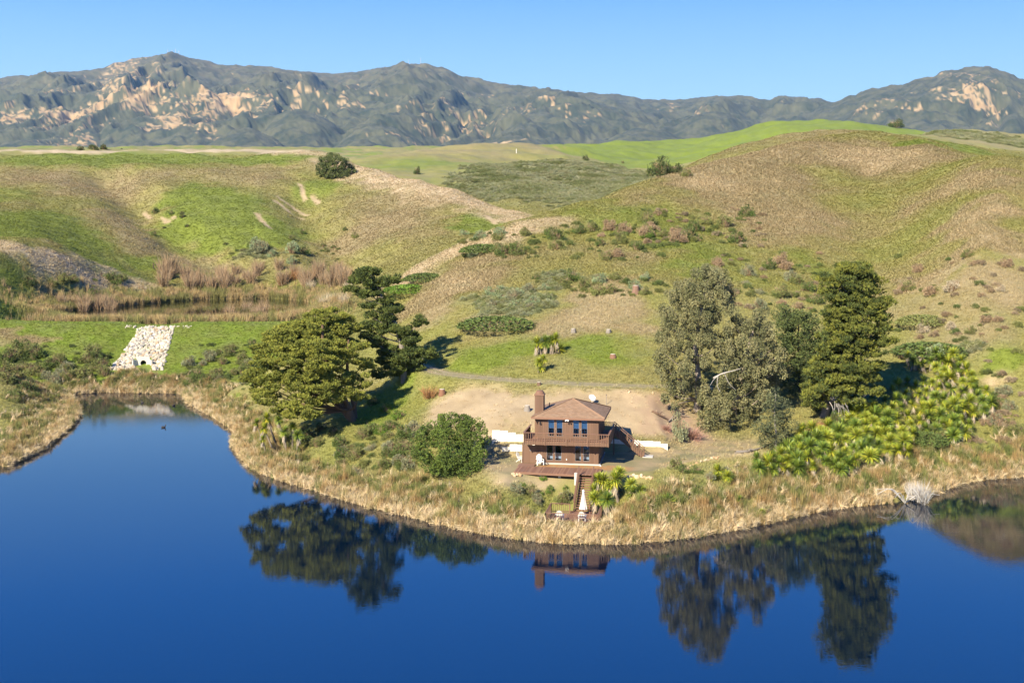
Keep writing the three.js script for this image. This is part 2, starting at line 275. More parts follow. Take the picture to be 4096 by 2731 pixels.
// tileable noise from a torus in 3D plus hash grain
const hash = (i) => { let t = Math.imul(i ^ 0x9e3779b9, 0x85ebca6b); t ^= t >>> 13; t = Math.imul(t, 0xc2b2ae35); t ^= t >>> 16; return (t >>> 0) / 4294967296; };
const torus = (u, v, k) => { const a = u * 6.28318, b = v * 6.28318; return n3(Math.cos(a) * k + 3, Math.sin(a) * k, Math.cos(b) * k) * 0.5 + n3(Math.sin(b) * k + 9, Math.cos(a) * k, Math.sin(a) * k + Math.cos(b) * k) * 0.5; };
const grain = noiseTexture(512, 0.45, 1.0, (u, v) => clamp(0.62 + 0.22 * torus(u, v, 9) + 0.2 * torus(u, v, 26) + 0.4 * (hash(Math.floor(u * 512) * 7919 + Math.floor(v * 512) * 104729) - 0.5)));

{ // one sheet of ground from the lake bed to the far fields
  const pos = new Float32Array(NC * NR * 3), col = new Float32Array(NC * NR * 3), uv = new Float32Array(NC * NR * 2), idx = new Uint32Array((NC - 1) * (NR - 1) * 6);
  let q = 0;
  for (let r = 0; r < NR; r++) {
    const D = Math.exp(mix(L0, L1, r / (NR - 1)));
    for (let c = 0; c < NC; c++) {
      const i = r * NC + c, x = (mix(PX0, PX1, c / (NC - 1)) - CX) * D / F, h = HG[i];
      pos[i * 3] = x; pos[i * 3 + 1] = h; pos[i * 3 + 2] = -D; uv[i * 2] = x / 7; uv[i * 2 + 1] = D / 7;
      let k;
      if (D < 240 && h < 0.02) k = [0.03, 0.03, 0.018]; else k = cover(x, -D)[0].map((v) => v * 1.25);
      col.set(k, i * 3);
      if (r < NR - 1 && c < NC - 1) { idx[q++] = i; idx[q++] = i + 1; idx[q++] = i + NC; idx[q++] = i + 1; idx[q++] = i + NC + 1; idx[q++] = i + NC; }
    }
  }
  const g = new THREE.BufferGeometry();
  g.setAttribute('position', new THREE.BufferAttribute(pos, 3)); g.setAttribute('color', new THREE.BufferAttribute(col, 3)); g.setAttribute('uv', new THREE.BufferAttribute(uv, 2));
  g.setIndex(new THREE.BufferAttribute(idx, 1)); g.computeVertexNormals();
  structure('ground', g, new THREE.MeshStandardMaterial({ vertexColors: true, map: grain, roughness: 1 }));
}
{ // water
  const rip = noiseTexture(512, 0, 1, (u, v) => clamp(0.5 + 0.35 * torus(u, v, 1.5) + 0.25 * torus(u, v, 4)));
  rip.repeat.set(60, 110);
  const w = new THREE.PlaneGeometry(520, 300); w.rotateX(-Math.PI / 2); w.translate(0, 0, -92);
  structure('lake_water', w, new THREE.MeshPhysicalMaterial({ color: new THREE.Color().setRGB(0.0, 0.006, 0.020), roughness: 0.0, ior: 1.75, bumpMap: rip, bumpScale: 0.0011 }));
  const p = new THREE.PlaneGeometry(70, 92); p.rotateX(-Math.PI / 2); p.translate(-75, POND, -293);
  structure('pond_water', p, new THREE.MeshPhysicalMaterial({ color: new THREE.Color().setRGB(0.02, 0.02, 0.008), roughness: 0.04, ior: 1.33 }));
}
// ---------------------------------------------------------------- mountains, 5 to 12 km away
{
  const lerpTable = (T, x) => { let k = 0; while (k < T.length - 2 && T[k + 1][0] < x) k++; const a = T[k], b = T[k + 1], t = clamp((x - a[0]) / (b[0] - a[0])); return mix(a[1], b[1], t * t * (3 - 2 * t)); };
  const tbl = (s) => s.trim().split(';').map((p) => p.trim().split(/\s+/).map(Number));
  const main = tbl('-700 230;-300 205;0 178;60 173;150 166;230 158;270 143;330 131;395 124;450 136;520 149;600 152;700 165;760 170;820 165;880 156;930 147;965 146;1010 158;1080 180;1150 193;1250 203;1330 212;1400 215;1450 222;1480 229;1560 228;1640 223;1700 220;1760 230;1800 222;1880 226;1920 236;2100 240;2600 240;3200 250');
  const east = tbl('1500 420;1760 300;1850 262;1905 238;1960 218;2010 202;2060 195;2130 178;2180 161;2230 154;2270 151;2310 166;2352 183;2430 215;2520 205;2700 190;3200 260');
  const foot = [[690, 256, 6600, 150, 700], [560, 300, 6000, 120, 600], [870, 290, 6100, 130, 550], [1640, 262, 7000, 170, 700], [1480, 300, 6300, 150, 600], [330, 335, 5600, 160, 500], [60, 325, 5800, 120, 500], [200, 290, 6800, 90, 700], [1180, 318, 5700, 130, 500], [2330, 262, 6000, 60, 500], [820, 330, 5500, 90, 450], [1750, 300, 6200, 90, 450]];
  const NCm = 860, NRm = 270, A0 = -600, A1 = 2950, M0 = Math.log(4700), M1 = Math.log(12200), R1 = 9800, R2 = 7900;
  const hm = new Float32Array(NCm * NRm), pos = new Float32Array(NCm * NRm * 3), col = new Float32Array(NCm * NRm * 3), idx = new Uint32Array((NCm - 1) * (NRm - 1) * 6);
  const H = (py, D) => EYE - (py - HY) * D / F;
  function mh(px, D) {
    const x = (px - CX) * D / F, base = H(372, 4700) + (D - 4700) * 0.02;
    const wxx = x + 260 * fbm(x / 1700, D / 1700, 2), wD = D + 300 * fbm(x / 1500 + 7, D / 1500, 2);
    const sp = ridged(wxx / 1500 + 3, wD / 4200, 4), sp2 = ridged(wxx / 430, wD / 800 + 5, 4);
    const one = (top, R, w) => {
      const t = (D - (R - w)) / w, hr = H(top, R);
      if (t > 1) return hr - (D - R) * 0.25;
      const prof = t <= 0 ? 0 : Math.pow(t, 1.15), amp = Math.max(0, t) * (1 - Math.max(0, t)) * 4;
      return base + (hr - base) * prof + amp * (sp * 165 + sp2 * 62) * ((hr - base) / 900);
    };
    let h = base + 20 * sp2;
    h = Math.max(h, one(lerpTable(main, px), R1, 4300));
    const e = lerpTable(east, px); if (e < 400) h = Math.max(h, one(e, R2, 2500));
    for (const [fx, fy, R, w, dep] of foot) {
      const dx = (px - fx) / w, dz = (D - R) / dep, k = Math.exp(-dx * dx * 1.1 - dz * dz);
      if (k > 0.02) h = Math.max(h, base + (H(fy, R) - base) * k + (sp2 * 45 + sp * 20) * Math.sqrt(k) * (1 - k * 0.8));
    }
    return h + fbm(x / 150, D / 150, 4) * 13 + ridged(x / 90, D / 120, 2) * 5;
  }
  let q = 0;
  for (let r = 0; r < NRm; r++) {
    const D = Math.exp(mix(M0, M1, r / (NRm - 1)));
    for (let c = 0; c < NCm; c++) {
      const i = r * NCm + c, px = mix(A0, A1, c / (NCm - 1)); hm[i] = mh(px, D);
      pos[i * 3] = (px - CX) * D / F; pos[i * 3 + 1] = hm[i]; pos[i * 3 + 2] = -D;
      if (r < NRm - 1 && c < NCm - 1) { idx[q++] = i; idx[q++] = i + 1; idx[q++] = i + NCm; idx[q++] = i + 1; idx[q++] = i + NCm + 1; idx[q++] = i + NCm; }
    }
  }
  // sandstone outcrops: where the photograph has them, broken up by strata noise
  const mspot = (px, py) => { const c = clamp(Math.round((px - A0) / (A1 - A0) * (NCm - 1)), 0, NCm - 1); for (let r = 0; r < NRm; r++) { const D = Math.exp(mix(M0, M1, r / (NRm - 1))); if (HY - (hm[r * NCm + c] - EYE) * F / D <= py) return [(px - CX) * D / F, D]; } return [(px - CX) * 9800 / F, 9800]; };
  const rocks = tbl('270 165 45 14;255 195 55 16;300 205 45 18;360 225 60 18;330 245 75 10;130 255 90 12;60 262 70 10;200 270 45 9;390 270 45 9;440 290 50 10;480 305 45 8;480 210 60 12;540 218 50 10;620 238 55 14;660 235 25 12;560 225 40 10;410 190 14 26;700 210 30 8;820 190 10 8;800 240 25 8;960 262 45 10;1010 290 40 10;1060 275 55 14;1100 300 45 12;870 215 18 8;1140 330 40 8;1255 240 14 22;1310 247 14 20;1360 265 15 8;1090 225 25 6;130 335 40 8;200 325 20 10;40 240 60 8;2170 172 16 22;2215 205 40 14;2240 190 25 10;2130 210 30 10;2060 235 30 8;1980 250 35 7;2200 235 35 10;2270 255 30 8;2330 200 20 10;2300 280 25 8;1530 240 12 9;940 330 30 6;770 210 10 14;130 205 60 10;330 290 60 7;1950 215 30 5;1620 258 18 6;1200 260 20 8').map(([px, py, rx, ry]) => { const [x, D] = mspot(px, py), [, Dn] = mspot(px, py + ry), [, Df] = mspot(px, py - ry); return { x, z: -D, ax: rx * D / F, az: Math.max(60, (Df - Dn) / 2), w: 1 }; });
  for (let r = 0; r < NRm; r++) for (let c = 0; c < NCm; c++) {
    const i = r * NCm + c, x = pos[i * 3], D = -pos[i * 3 + 2], h = hm[i];
    const left = hm[i - (c > 0 ? 1 : 0)], right = hm[i + (c < NCm - 1 ? 1 : 0)], steep = (left - right) / 40;   // rock shows on broken, steep ground
    const wx = x + 120 * fbm(x / 260, D / 260, 2), wz = -D + 260 * fbm(D / 400, x / 300 + 4, 2);
    const band = fbm(x / 300 + h / 160, h / 34 - x / 900, 3), fine = fbm(x / 42, h / 45 + D / 75, 3);
    let rock = at(rocks, wx, wz) * 0.8 + 0.4 * band + 1.15 * fine - 0.82 + 0.06 * clamp(steep, -2, 3);
    rock += 0.16 * sstep(600, 1100, h) * fbm(x / 400, D / 400, 2);
    rock = sstep(0.02, 0.3, rock);
    const g = clamp(0.5 + 0.8 * fbm(x / 220, D / 220, 4) + 0.5 * fbm(x / 38, D / 60, 2));
    let k = mix3([0.022, 0.032, 0.018], [0.090, 0.088, 0.046], g);
    k = mix3(k, [0.18, 0.14, 0.08], clamp(sstep(700, 1250, h) * (0.25 + 0.5 * fbm(x / 120, D / 160, 3))));
    k = mix3(k, mix3([0.33, 0.20, 0.09], [0.44, 0.31, 0.165], clamp(0.5 + band)), rock * 0.85);
    col.set(k, i * 3);
  }
  const g = new THREE.BufferGeometry();
  g.setAttribute('position', new THREE.BufferAttribute(pos, 3)); g.setAttribute('color', new THREE.BufferAttribute(col, 3)); g.setIndex(new THREE.BufferAttribute(idx, 1)); g.computeVertexNormals();
  structure('mountains', g, new THREE.MeshStandardMaterial({ vertexColors: true, roughness: 1 }));
  // relay masts on the two summits
  const steel = mat(0.35, 0.35, 0.36, 0.6);
  for (const [px, tall, lab] of [[384, 40, 'leftmost thin mast on the highest mountain summit'], [394, 34, 'second mast from the left on the highest mountain summit'], [402, 46, 'third mast from the left on the highest mountain summit'], [410, 36, 'rightmost thin mast on the highest mountain summit'], [938, 34, 'short mast left of the middle mountain summit'], [966, 48, 'tall mast on the middle mountain summit']]) {
    const t = thing('relay_mast', lab, 'mast', [(px - CX) * R1 / F, H(lerpTable(main, px), R1) - 12, -R1], 0, 'masts on the mountain tops');
    mesh('pole', new THREE.CylinderGeometry(1.2, 2.4, tall + 12, 6).translate(0, (tall + 12) / 2, 0), steel, t);
    mesh('crossarm', new THREE.BoxGeometry(9, 1.6, 1.6).translate(0, tall * 0.75 + 12, 0), steel, t);
  }
}

// ---------------------------------------------------------------- plant building blocks
class Cloud {   // triangles with vertex colours
  constructor() { this.p = []; this.c = []; }
  tri(a, b, d, k) { this.p.push(a[0], a[1], a[2], b[0], b[1], b[2], d[0], d[1], d[2]); for (let i = 0; i < 3; i++) this.c.push(k[0], k[1], k[2]); }
  blade(o, dir, side, len, wid, k) {   // one long thin triangle
    this.tri([o[0] - side[0] * wid, o[1] - side[1] * wid, o[2] - side[2] * wid], [o[0] + side[0] * wid, o[1] + side[1] * wid, o[2] + side[2] * wid], [o[0] + dir[0] * len, o[1] + dir[1] * len, o[2] + dir[2] * len], k);
  }
  leaf(o, dir, side, len, wid, k) {    // a diamond leaf
    const m = [o[0] + dir[0] * len * 0.45, o[1] + dir[1] * len * 0.45, o[2] + dir[2] * len * 0.45], e = [o[0] + dir[0] * len, o[1] + dir[1] * len, o[2] + dir[2] * len];
    const l = [m[0] - side[0] * wid, m[1] - side[1] * wid, m[2] - side[2] * wid], r = [m[0] + side[0] * wid, m[1] + side[1] * wid, m[2] + side[2] * wid];
    this.tri(o, r, l, k); this.tri(l, r, e, k);
  }
  build() {
    const g = new THREE.BufferGeometry(); g.setAttribute('position', new THREE.BufferAttribute(new Float32Array(this.p), 3)); g.setAttribute('color', new THREE.BufferAttribute(new Float32Array(this.c), 3));
    g.computeVertexNormals(); return g;
  }
}
const unit = () => { const y = rr(-1, 1), a = rr(0, 6.2832), s = Math.sqrt(1 - y * y); return [Math.cos(a) * s, y, Math.sin(a) * s]; };
const norm = (v) => { const l = Math.hypot(...v) || 1; return [v[0] / l, v[1] / l, v[2] / l]; };
const cross = (a, b) => [a[1] * b[2] - a[2] * b[1], a[2] * b[0] - a[0] * b[2], a[0] * b[1] - a[1] * b[0]];
const sideOf = (d) => norm(cross(d, unit()));
const vary = (k, a) => { const f = 1 + rr(-a, a), g = rr(-a, a) * 0.35; return [k[0] * f * (1 + g), k[1] * f, k[2] * f * (1 - g)]; };
const leafMat = new THREE.MeshPhysicalMaterial({ vertexColors: true, roughness: 0.85, side: THREE.DoubleSide, transmission: 0.12, thickness: 0 });
const needleMat = vmat(0.9), dryMat = vmat(0.95);
const bark = { pine: mat(0.14, 0.085, 0.055, 1), grey: mat(0.23, 0.20, 0.17, 1), euc: mat(0.30, 0.24, 0.19, 0.9), dead: mat(0.42, 0.38, 0.34, 1), dark: mat(0.07, 0.05, 0.035, 1) };
function limbGeometry(points, r0, r1, sides = 7) {   // tapered tube through points
  const curve = new THREE.CatmullRomCurve3(points.map((p) => V(...p))), seg = Math.max(3, points.length * 3), g = new THREE.TubeGeometry(curve, seg, 1, sides, false);
  const P = g.attributes.position, c = V();
  for (let i = 0; i <= seg; i++) { curve.getPointAt(i / seg, c); const r = mix(r0, r1, i / seg); for (let j = 0; j <= sides; j++) { const k = i * (sides + 1) + j; P.setXYZ(k, c.x + (P.getX(k) - c.x) * r, c.y + (P.getY(k) - c.y) * r, c.z + (P.getZ(k) - c.z) * r); } }
  g.computeVertexNormals(); return g;
}
// pads: list of [px, py, rx, ry, dD]; turned into lobes around the tree's base in metres
function lobes(text, base, D, depth = 1, copies = 1) {
  return text.trim().split(/\s*;\s*/).flatMap((s) => Array.from({ length: copies }, (_, c) => { const [px, py, rx, ry, dd] = s.trim().split(/\s+/).map(Number); const d = D + (dd ?? (copies > 1 ? (c ? rr(0.2, 1) : rr(-1.1, -0.5)) * depth : rr(-depth, depth))), [x, y, z] = sight(px + (c ? rr(-8, 8) : 0), py, d); return { x: x - base.x, y: y - base.y, z: z - base.z, rx: rx * d / F, ry: ry * d / F, rz: rx * d / F * 0.95 }; }));
}
// styles put foliage on one lobe
function pineLobe(C, L, dens, k, k2, len = 0.34) {
  const area = L.rx * L.rz * 3 + L.rx * L.ry * 3, n = Math.round(area * dens);
  const subs = Array.from({ length: Math.max(4, Math.round(area * 1.3)) }, () => { const d = unit(), s = rr(0.7, 1); return [L.x + d[0] * L.rx * s, L.y + d[1] * L.ry * s * (d[1] < 0 ? 0.6 : 1), L.z + d[2] * L.rz * s, rr(0.35, 0.7), rr(0, 1)]; });
  for (let i = 0; i < n; i++) {
    const s = subs[Math.floor(rnd() * subs.length)], u = unit(), r = s[3] * Math.cbrt(rr(0.15, 1));
    const o = [s[0] + u[0] * r, s[1] + u[1] * r * 0.55, s[2] + u[2] * r], out = norm([u[0] * 0.7, Math.abs(u[1]) * 0.4 + 0.75, u[2] * 0.7]), kk = vary(mix3(k, k2, clamp(s[4] + rr(-0.25, 0.25))), 0.25);
    for (let q = 0; q < 4; q++) { const d = norm([out[0] + rr(-0.8, 0.8), out[1] + rr(-0.5, 0.7), out[2] + rr(-0.8, 0.8)]); C.blade(o, d, sideOf(d), len * rr(0.7, 1.25), 0.06, kk); }
  }
}
function leafLobe(C, L, dens, k, k2, len, wid, droop = 0, clump = 1.1, fat = 1) {
  const area = L.rx * L.rz * 3 + L.rx * L.ry * 4, n = Math.round(area * dens);
  const subs = Array.from({ length: Math.max(5, Math.round(area * clump)) }, () => { const d = unit(), s = rr(0.62, 1.05); return [L.x + d[0] * L.rx * s, L.y + d[1] * L.ry * s, L.z + d[2] * L.rz * s, rr(0.25, 0.6) * fat, rr(0, 1)]; });
  for (let i = 0; i < n; i++) {
    const s = subs[Math.floor(rnd() * subs.length)], u = unit(), r = s[3] * Math.cbrt(rr(0.1, 1));
    const o = [s[0] + u[0] * r, s[1] + u[1] * r * (1 + droop * 0.6) - droop * s[3] * 0.5, s[2] + u[2] * r];
    const d = norm([u[0] + rr(-0.6, 0.6), u[1] * (1 - droop) + rr(-0.5, 0.5) - droop * 1.3, u[2] + rr(-0.6, 0.6)]);
    C.leaf(o, d, sideOf(d), len * rr(0.6, 1.3), wid * rr(0.7, 1.3), vary(mix3(k, k2, clamp(s[4] + rr(-0.3, 0.3))), 0.22));
  }
}
function makeTree(name, label, base, D, opt) {
  const t = thing(name, label, 'tree', [base.x, base.y, base.z], 0, opt.group);
  const L = lobes(opt.pads, base, D, opt.depth, opt.copies), trunkPts = opt.trunk.map(([px, py, d]) => { const [x, y, z] = sight(px, py, d ?? D); return [x - base.x, y - base.y, z - base.z]; });
  trunkPts[0][1] -= 0.5;
  mesh('trunk', limbGeometry(trunkPts, opt.r, opt.r * 0.25, 9), opt.bark, t);
  const curve = new THREE.CatmullRomCurve3(trunkPts.map((p) => V(...p)));
  L.forEach((l, i) => {
    if (i % ((opt.limbEvery ?? 2) * (opt.copies ?? 1))) return;
    let best = 0, bd = 1e9; for (let s = 0.15; s <= 1; s += 0.05) { const p = curve.getPointAt(s), d = Math.hypot(p.x - l.x, p.z - l.z) + Math.abs(p.y - (l.y - Math.hypot(p.x - l.x, p.z - l.z) * 0.5)); if (d < bd) { bd = d; best = s; } }
    const p = curve.getPointAt(best), m = [mix(p.x, l.x, 0.55), mix(p.y, l.y, 0.35), mix(p.z, l.z, 0.55)];
    mesh('limb', limbGeometry([[p.x, p.y, p.z], m, [l.x, l.y, l.z]], opt.r * mix(0.32, 0.14, best), 0.02, 5), opt.bark, t);
  });
  const C = new Cloud(); for (const l of L) opt.style(C, l);
  mesh('crown', C.build(), opt.mat ?? needleMat, t);
  return t;
}
// ---------------------------------------------------------------- the big trees
reseed(101);
const PINE = [0.135, 0.150, 0.022], PINE2 = [0.25, 0.255, 0.036], DPINE = [0.048, 0.07, 0.014], DPINE2 = [0.12, 0.145, 0.025];
{
  const b = spot(812, 969); const D0 = -b.z;
  const u = makeTree('umbrella_pine', 'broad umbrella pine with layered olive green pads left of the cabin', b, D0, {
    pads: '790 902 30 15 -4;755 918 32 14 -5;825 912 20 12 -3;580 868 26 18 -2;747 730 62 19 4;800 828 34 18 -1;835 840 24 16 1;740 835 40 20 -6;790 800 40 18 -2;720 800 50 20 -5;655 830 40 18 -5;710 755 58 20 2;781 757 50 22 4;691 784 62 20 0;766 789 55 20 3;640 776 38 22 -1;626 802 50 20 -2;691 812 50 18 -2;766 814 45 18 2;604 832 30 15 -3;730 770 60 22 3;660 760 30 14 3;830 790 20 14 4;610 868 50 24 -3;691 858 60 24 -4;760 871 55 24 -3;822 876 32 26 -2;719 886 60 22 -5;650 885 40 22 -5;613 920 38 25 -5;691 929 45 24 -6;722 907 40 20 -6;697 952 40 16 -7;650 945 30 14 -6;600 895 25 18 -2',
    trunk: [[812, 969], [800, 940], [782, 905], [760, 860], [742, 800], [740, 745]], r: 0.55, bark: bark.pine, limbEvery: 1, style: (C, l) => pineLobe(C, l, 62, PINE, PINE2, 0.3),
  });
  for (const pts of [[[815, 968], [812, 930], [800, 880], [797, 830], [800, 780]], [[806, 966], [770, 925], [720, 905], [670, 890]]]) mesh('limb', limbGeometry(pts.map(([px, py]) => { const [x, y, z] = sight(px, py, D0 + 1.2); return [x - b.x, y - b.y, z - b.z]; }), 0.35, 0.1, 8), bark.pine, u);
}
{
  const b = spot(928, 872);
  makeTree('tall_pine', 'tall ragged dark pine leaning left behind the umbrella pine', b, -b.z, {
    pads: '844 627 26 12;828 646 24 12;865 652 28 12;806 667 15 7;847 677 28 12;900 643 15 11;881 689 20 13;845 703 18 7;900 711 26 13;848 724 11 7;887 733 24 11;853 752 20 13;887 758 26 15;924 758 20 15;962 742 14 17;843 773 16 9;868 789 23 13;937 780 26 17;896 811 26 15;952 811 26 18;980 817 16 16;890 829 24 15;931 829 24 15;906 854 28 16;958 842 19 13;870 860 18 12',
    depth: 1.7, copies: 2, trunk: [[928, 872], [923, 800], [906, 740], [880, 690], [850, 628]], r: 0.45, bark: bark.grey, limbEvery: 1, style: (C, l) => pineLobe(C, l, 48, DPINE, DPINE2, 0.36),
  });
}
const EUC = [0.100, 0.105, 0.036], EUC2 = [0.235, 0.215, 0.095];
{
  const b = spot(1600, 955);
  makeTree('eucalyptus_tree', 'tall grey-green eucalyptus right of the cabin, nearer its stairs', b, -b.z + 1, {
    pads: '1622 624 40 16;1647 633 35 18;1597 655 45 20;1660 658 35 20;1635 677 50 22;1560 677 32 20;1538 705 22 20;1678 692 26 20;1597 711 45 24;1529 736 22 20;1622 724 45 22;1569 748 35 24;1529 773 22 22;1610 767 45 24;1566 798 34 20;1526 811 22 22;1529 848 25 22;1566 842 33 22;1603 823 34 22;1523 898 22 17;1554 885 26 20;1597 873 34 22;1551 929 13 12;1640 800 30 20',
    depth: 3.4, copies: 2, trunk: [[1600, 958], [1605, 880], [1598, 800], [1612, 720], [1628, 640]], r: 0.5, bark: bark.euc, limbEvery: 1, mat: leafMat, style: (C, l) => leafLobe(C, { ...l, rx: l.rx * 0.9, ry: l.ry * 0.9, rz: l.rz * 0.9 }, 100, EUC, EUC2, 0.26, 0.05, 0.75, 0.55, 1.05),
  });
}
{
  const b = spot(1680, 985);
  const t = makeTree('eucalyptus_tree', 'spreading eucalyptus with a bare broken branch, between taller eucalyptus and dark pine', b, -b.z + 2, {
    pads: '1750 720 26 15;1716 736 33 18;1691 755 34 20;1753 755 34 20;1678 786 38 24;1731 789 44 24;1772 804 28 24;1697 817 38 20;1747 829 38 24;1787 817 18 22;1716 848 44 24;1765 860 34 24;1666 854 33 20;1793 848 14 16;1678 889 38 22;1740 885 34 24;1628 910 33 22;1660 916 38 22;1709 923 28 22;1753 910 24 18;1616 941 28 20;1653 946 33 17;1694 952 28 13;1622 970 28 12;1653 967 24 10',
    depth: 3.4, copies: 2, trunk: [[1680, 988], [1688, 930], [1705, 860], [1722, 790], [1740, 725]], r: 0.45, bark: bark.euc, limbEvery: 1, mat: leafMat, style: (C, l) => leafLobe(C, { ...l, rx: l.rx * 0.9, ry: l.ry * 0.9, rz: l.rz * 0.9 }, 100, EUC, EUC2, 0.26, 0.05, 0.75, 0.55, 1.05),
  });
  const P = (px, py, d) => { const [x, y, z] = sight(px, py, d); return [x - b.x, y - b.y, z - b.z]; }, D = -b.z - 3.6;
  for (const [pts, r] of [[[P(1640, 868, D + 1), P(1660, 858, D), P(1690, 850, D), P(1702, 846, D)], 0.11], [[P(1655, 860, D), P(1640, 872, D), P(1632, 885, D)], 0.05], [[P(1650, 862, D), P(1648, 885, D), P(1655, 900, D)], 0.05], [[P(1665, 858, D), P(1675, 880, D), P(1690, 895, D)], 0.04]]) mesh('bare_branch', limbGeometry(pts, r, 0.02, 5), bark.dead, t);
}
{
  const b = spot(1838, 905);
  makeTree('broadleaf_tree', 'rounded mid-green broadleaf tree squeezed between eucalyptus and dark pine', b, -b.z + 1, {
    pads: '1800 715 18 14;1862 735 20 16;1880 800 18 18;1809 736 24 18;1837 724 24 14;1803 767 22 20;1837 758 34 22;1871 773 20 20;1834 798 38 22;1803 811 20 20;1849 829 30 20;1871 839 20 18;1828 845 30 18;1821 880 25 22;1850 870 22 18',
    depth: 2, copies: 2, trunk: [[1838, 908], [1838, 850], [1834, 790], [1836, 735]], r: 0.3, bark: bark.dark, mat: leafMat, style: (C, l) => leafLobe(C, l, 90, [0.05, 0.075, 0.016], [0.12, 0.15, 0.035], 0.17, 0.07),
  });
}
{
  const b = spot(1885, 972);
  const t = makeTree('dark_pine', 'dense dark green pine with leaning trunk above the yellow yucca thicket', b, -b.z + 2, {
    pads: '1965 615 34 11;1946 627 28 13;1983 630 24 13;1896 640 15 11;1930 649 28 15;1971 658 34 15;2005 649 17 13;1905 668 17 9;1949 677 38 17;2005 671 15 11;1921 686 21 11;1983 696 28 15;2036 696 23 11;2011 708 21 13;1946 708 34 15;1915 720 24 15;1989 727 34 17;2027 733 17 13;1933 742 38 17;1971 758 38 17;2021 758 21 17;1915 770 28 17;1946 786 38 17;2011 786 30 15;2042 783 13 11;1908 804 24 17;1946 814 44 17;2011 811 21 13;1896 832 26 17;1933 839 28 15;1971 845 38 15;2014 845 19 11;1871 851 19 17;1921 864 34 17;1896 873 28 15;1871 885 24 17;1958 870 34 15;1996 870 24 13;1865 910 21 17;1902 898 34 15;1958 895 34 15;2008 898 24 13;1871 932 19 13;1915 920 19 9;1952 920 24 11',
    depth: 2.6, copies: 2, trunk: [[1885, 974], [1905, 920], [1932, 850], [1952, 750], [1966, 622]], r: 0.52, bark: bark.grey, limbEvery: 1, style: (C, l) => pineLobe(C, { ...l, rx: l.rx * 1.12, rz: l.rz * 1.12 }, 36, DPINE, [0.18, 0.185, 0.024], 0.36),
  });
  const P = (px, py, d) => { const [x, y, z] = sight(px, py, d); return [x - b.x, y - b.y, z - b.z]; }, D = -b.z - 0.6;
  for (let i = 0; i < 14; i++) { const a = rr(1906, 1925), e = rr(1915, 1960), y = rr(905, 930); mesh('dead_twig', limbGeometry([P(a, y, D), P((a + e) / 2 + 3, y + 14, D - 0.5), P(e, y + rr(25, 55), D - rr(0.2, 1.4))], 0.045, 0.012, 4), bark.dead, t); }
}
{
  const b = spot(1782, 1036);
  makeTree('small_oak', 'small dense grey-green oak standing in front of the eucalyptus', b, -b.z, {
    pads: '1781 900 10 8;1784 916 20 14;1772 941 26 16;1800 941 20 18;1762 969 28 16;1803 969 26 16;1753 991 23 14;1787 991 28 17;1809 994 20 15;1775 1017 32 13;1740 985 12 10',
    depth: 1.4, trunk: [[1782, 1038], [1783, 1000], [1780, 950], [1783, 905]], r: 0.16, bark: bark.grey, mat: leafMat, style: (C, l) => leafLobe(C, l, 120, [0.06, 0.075, 0.03], [0.15, 0.16, 0.065], 0.15, 0.05),
  });
}
{
  const b = spot(1040, 1098);
  const t = thing('round_bush', 'large rounded deep green bush beside the cabin, left of white wall', 'bush', [b.x, b.y, b.z]);
  const L = lobes('1040 968 42 15 3;1000 985 32 18 2;1085 985 32 18 2;970 1012 26 20 1;1030 1010 42 22 1;1095 1012 26 20 1;975 1045 26 18 -.5;1040 1048 42 24 -.5;1100 1050 22 20 -.5;1075 1078 36 14 -1.4;1020 1075 30 14 -1.4;990 1065 22 14 -1', b, -b.z + 1);
  const C = new Cloud(); for (const l of L) leafLobe(C, l, 230, [0.06, 0.095, 0.008], [0.12, 0.17, 0.016], 0.17, 0.06, 0, 1.6);
  mesh('foliage', C.build(), leafMat, t);
  for (let i = 0; i < 5; i++) { const a = i * 1.3; mesh('stem', limbGeometry([[Math.cos(a) * 0.3, -0.3, -1 + Math.sin(a) * 0.3], [Math.cos(a) * 0.9, 1.2, -1.4 + Math.sin(a)], [Math.cos(a) * 1.7, 2.6, -1.8 + Math.sin(a) * 1.4]], 0.1, 0.03, 5), bark.dark, t); }
}
{
  const b = spot(770, 408);
  makeTree('pepper_tree', 'lone rounded pepper tree on the left hillside below the ridge', b, -b.z, {
    pads: '765 358 18 8;750 368 20 10;780 368 20 10;740 384 16 11;765 382 26 13;795 384 18 11;735 396 10 7;760 398 22 9;785 398 18 9;806 392 10 8;800 402 8 5', depth: 3,
    trunk: [[770, 410], [769, 395], [766, 370]], r: 0.6, bark: bark.dark, mat: leafMat, style: (C, l) => leafLobe(C, l, 50, [0.055, 0.075, 0.016], [0.13, 0.155, 0.04], 0.34, 0.12, 0.5),
  });
}

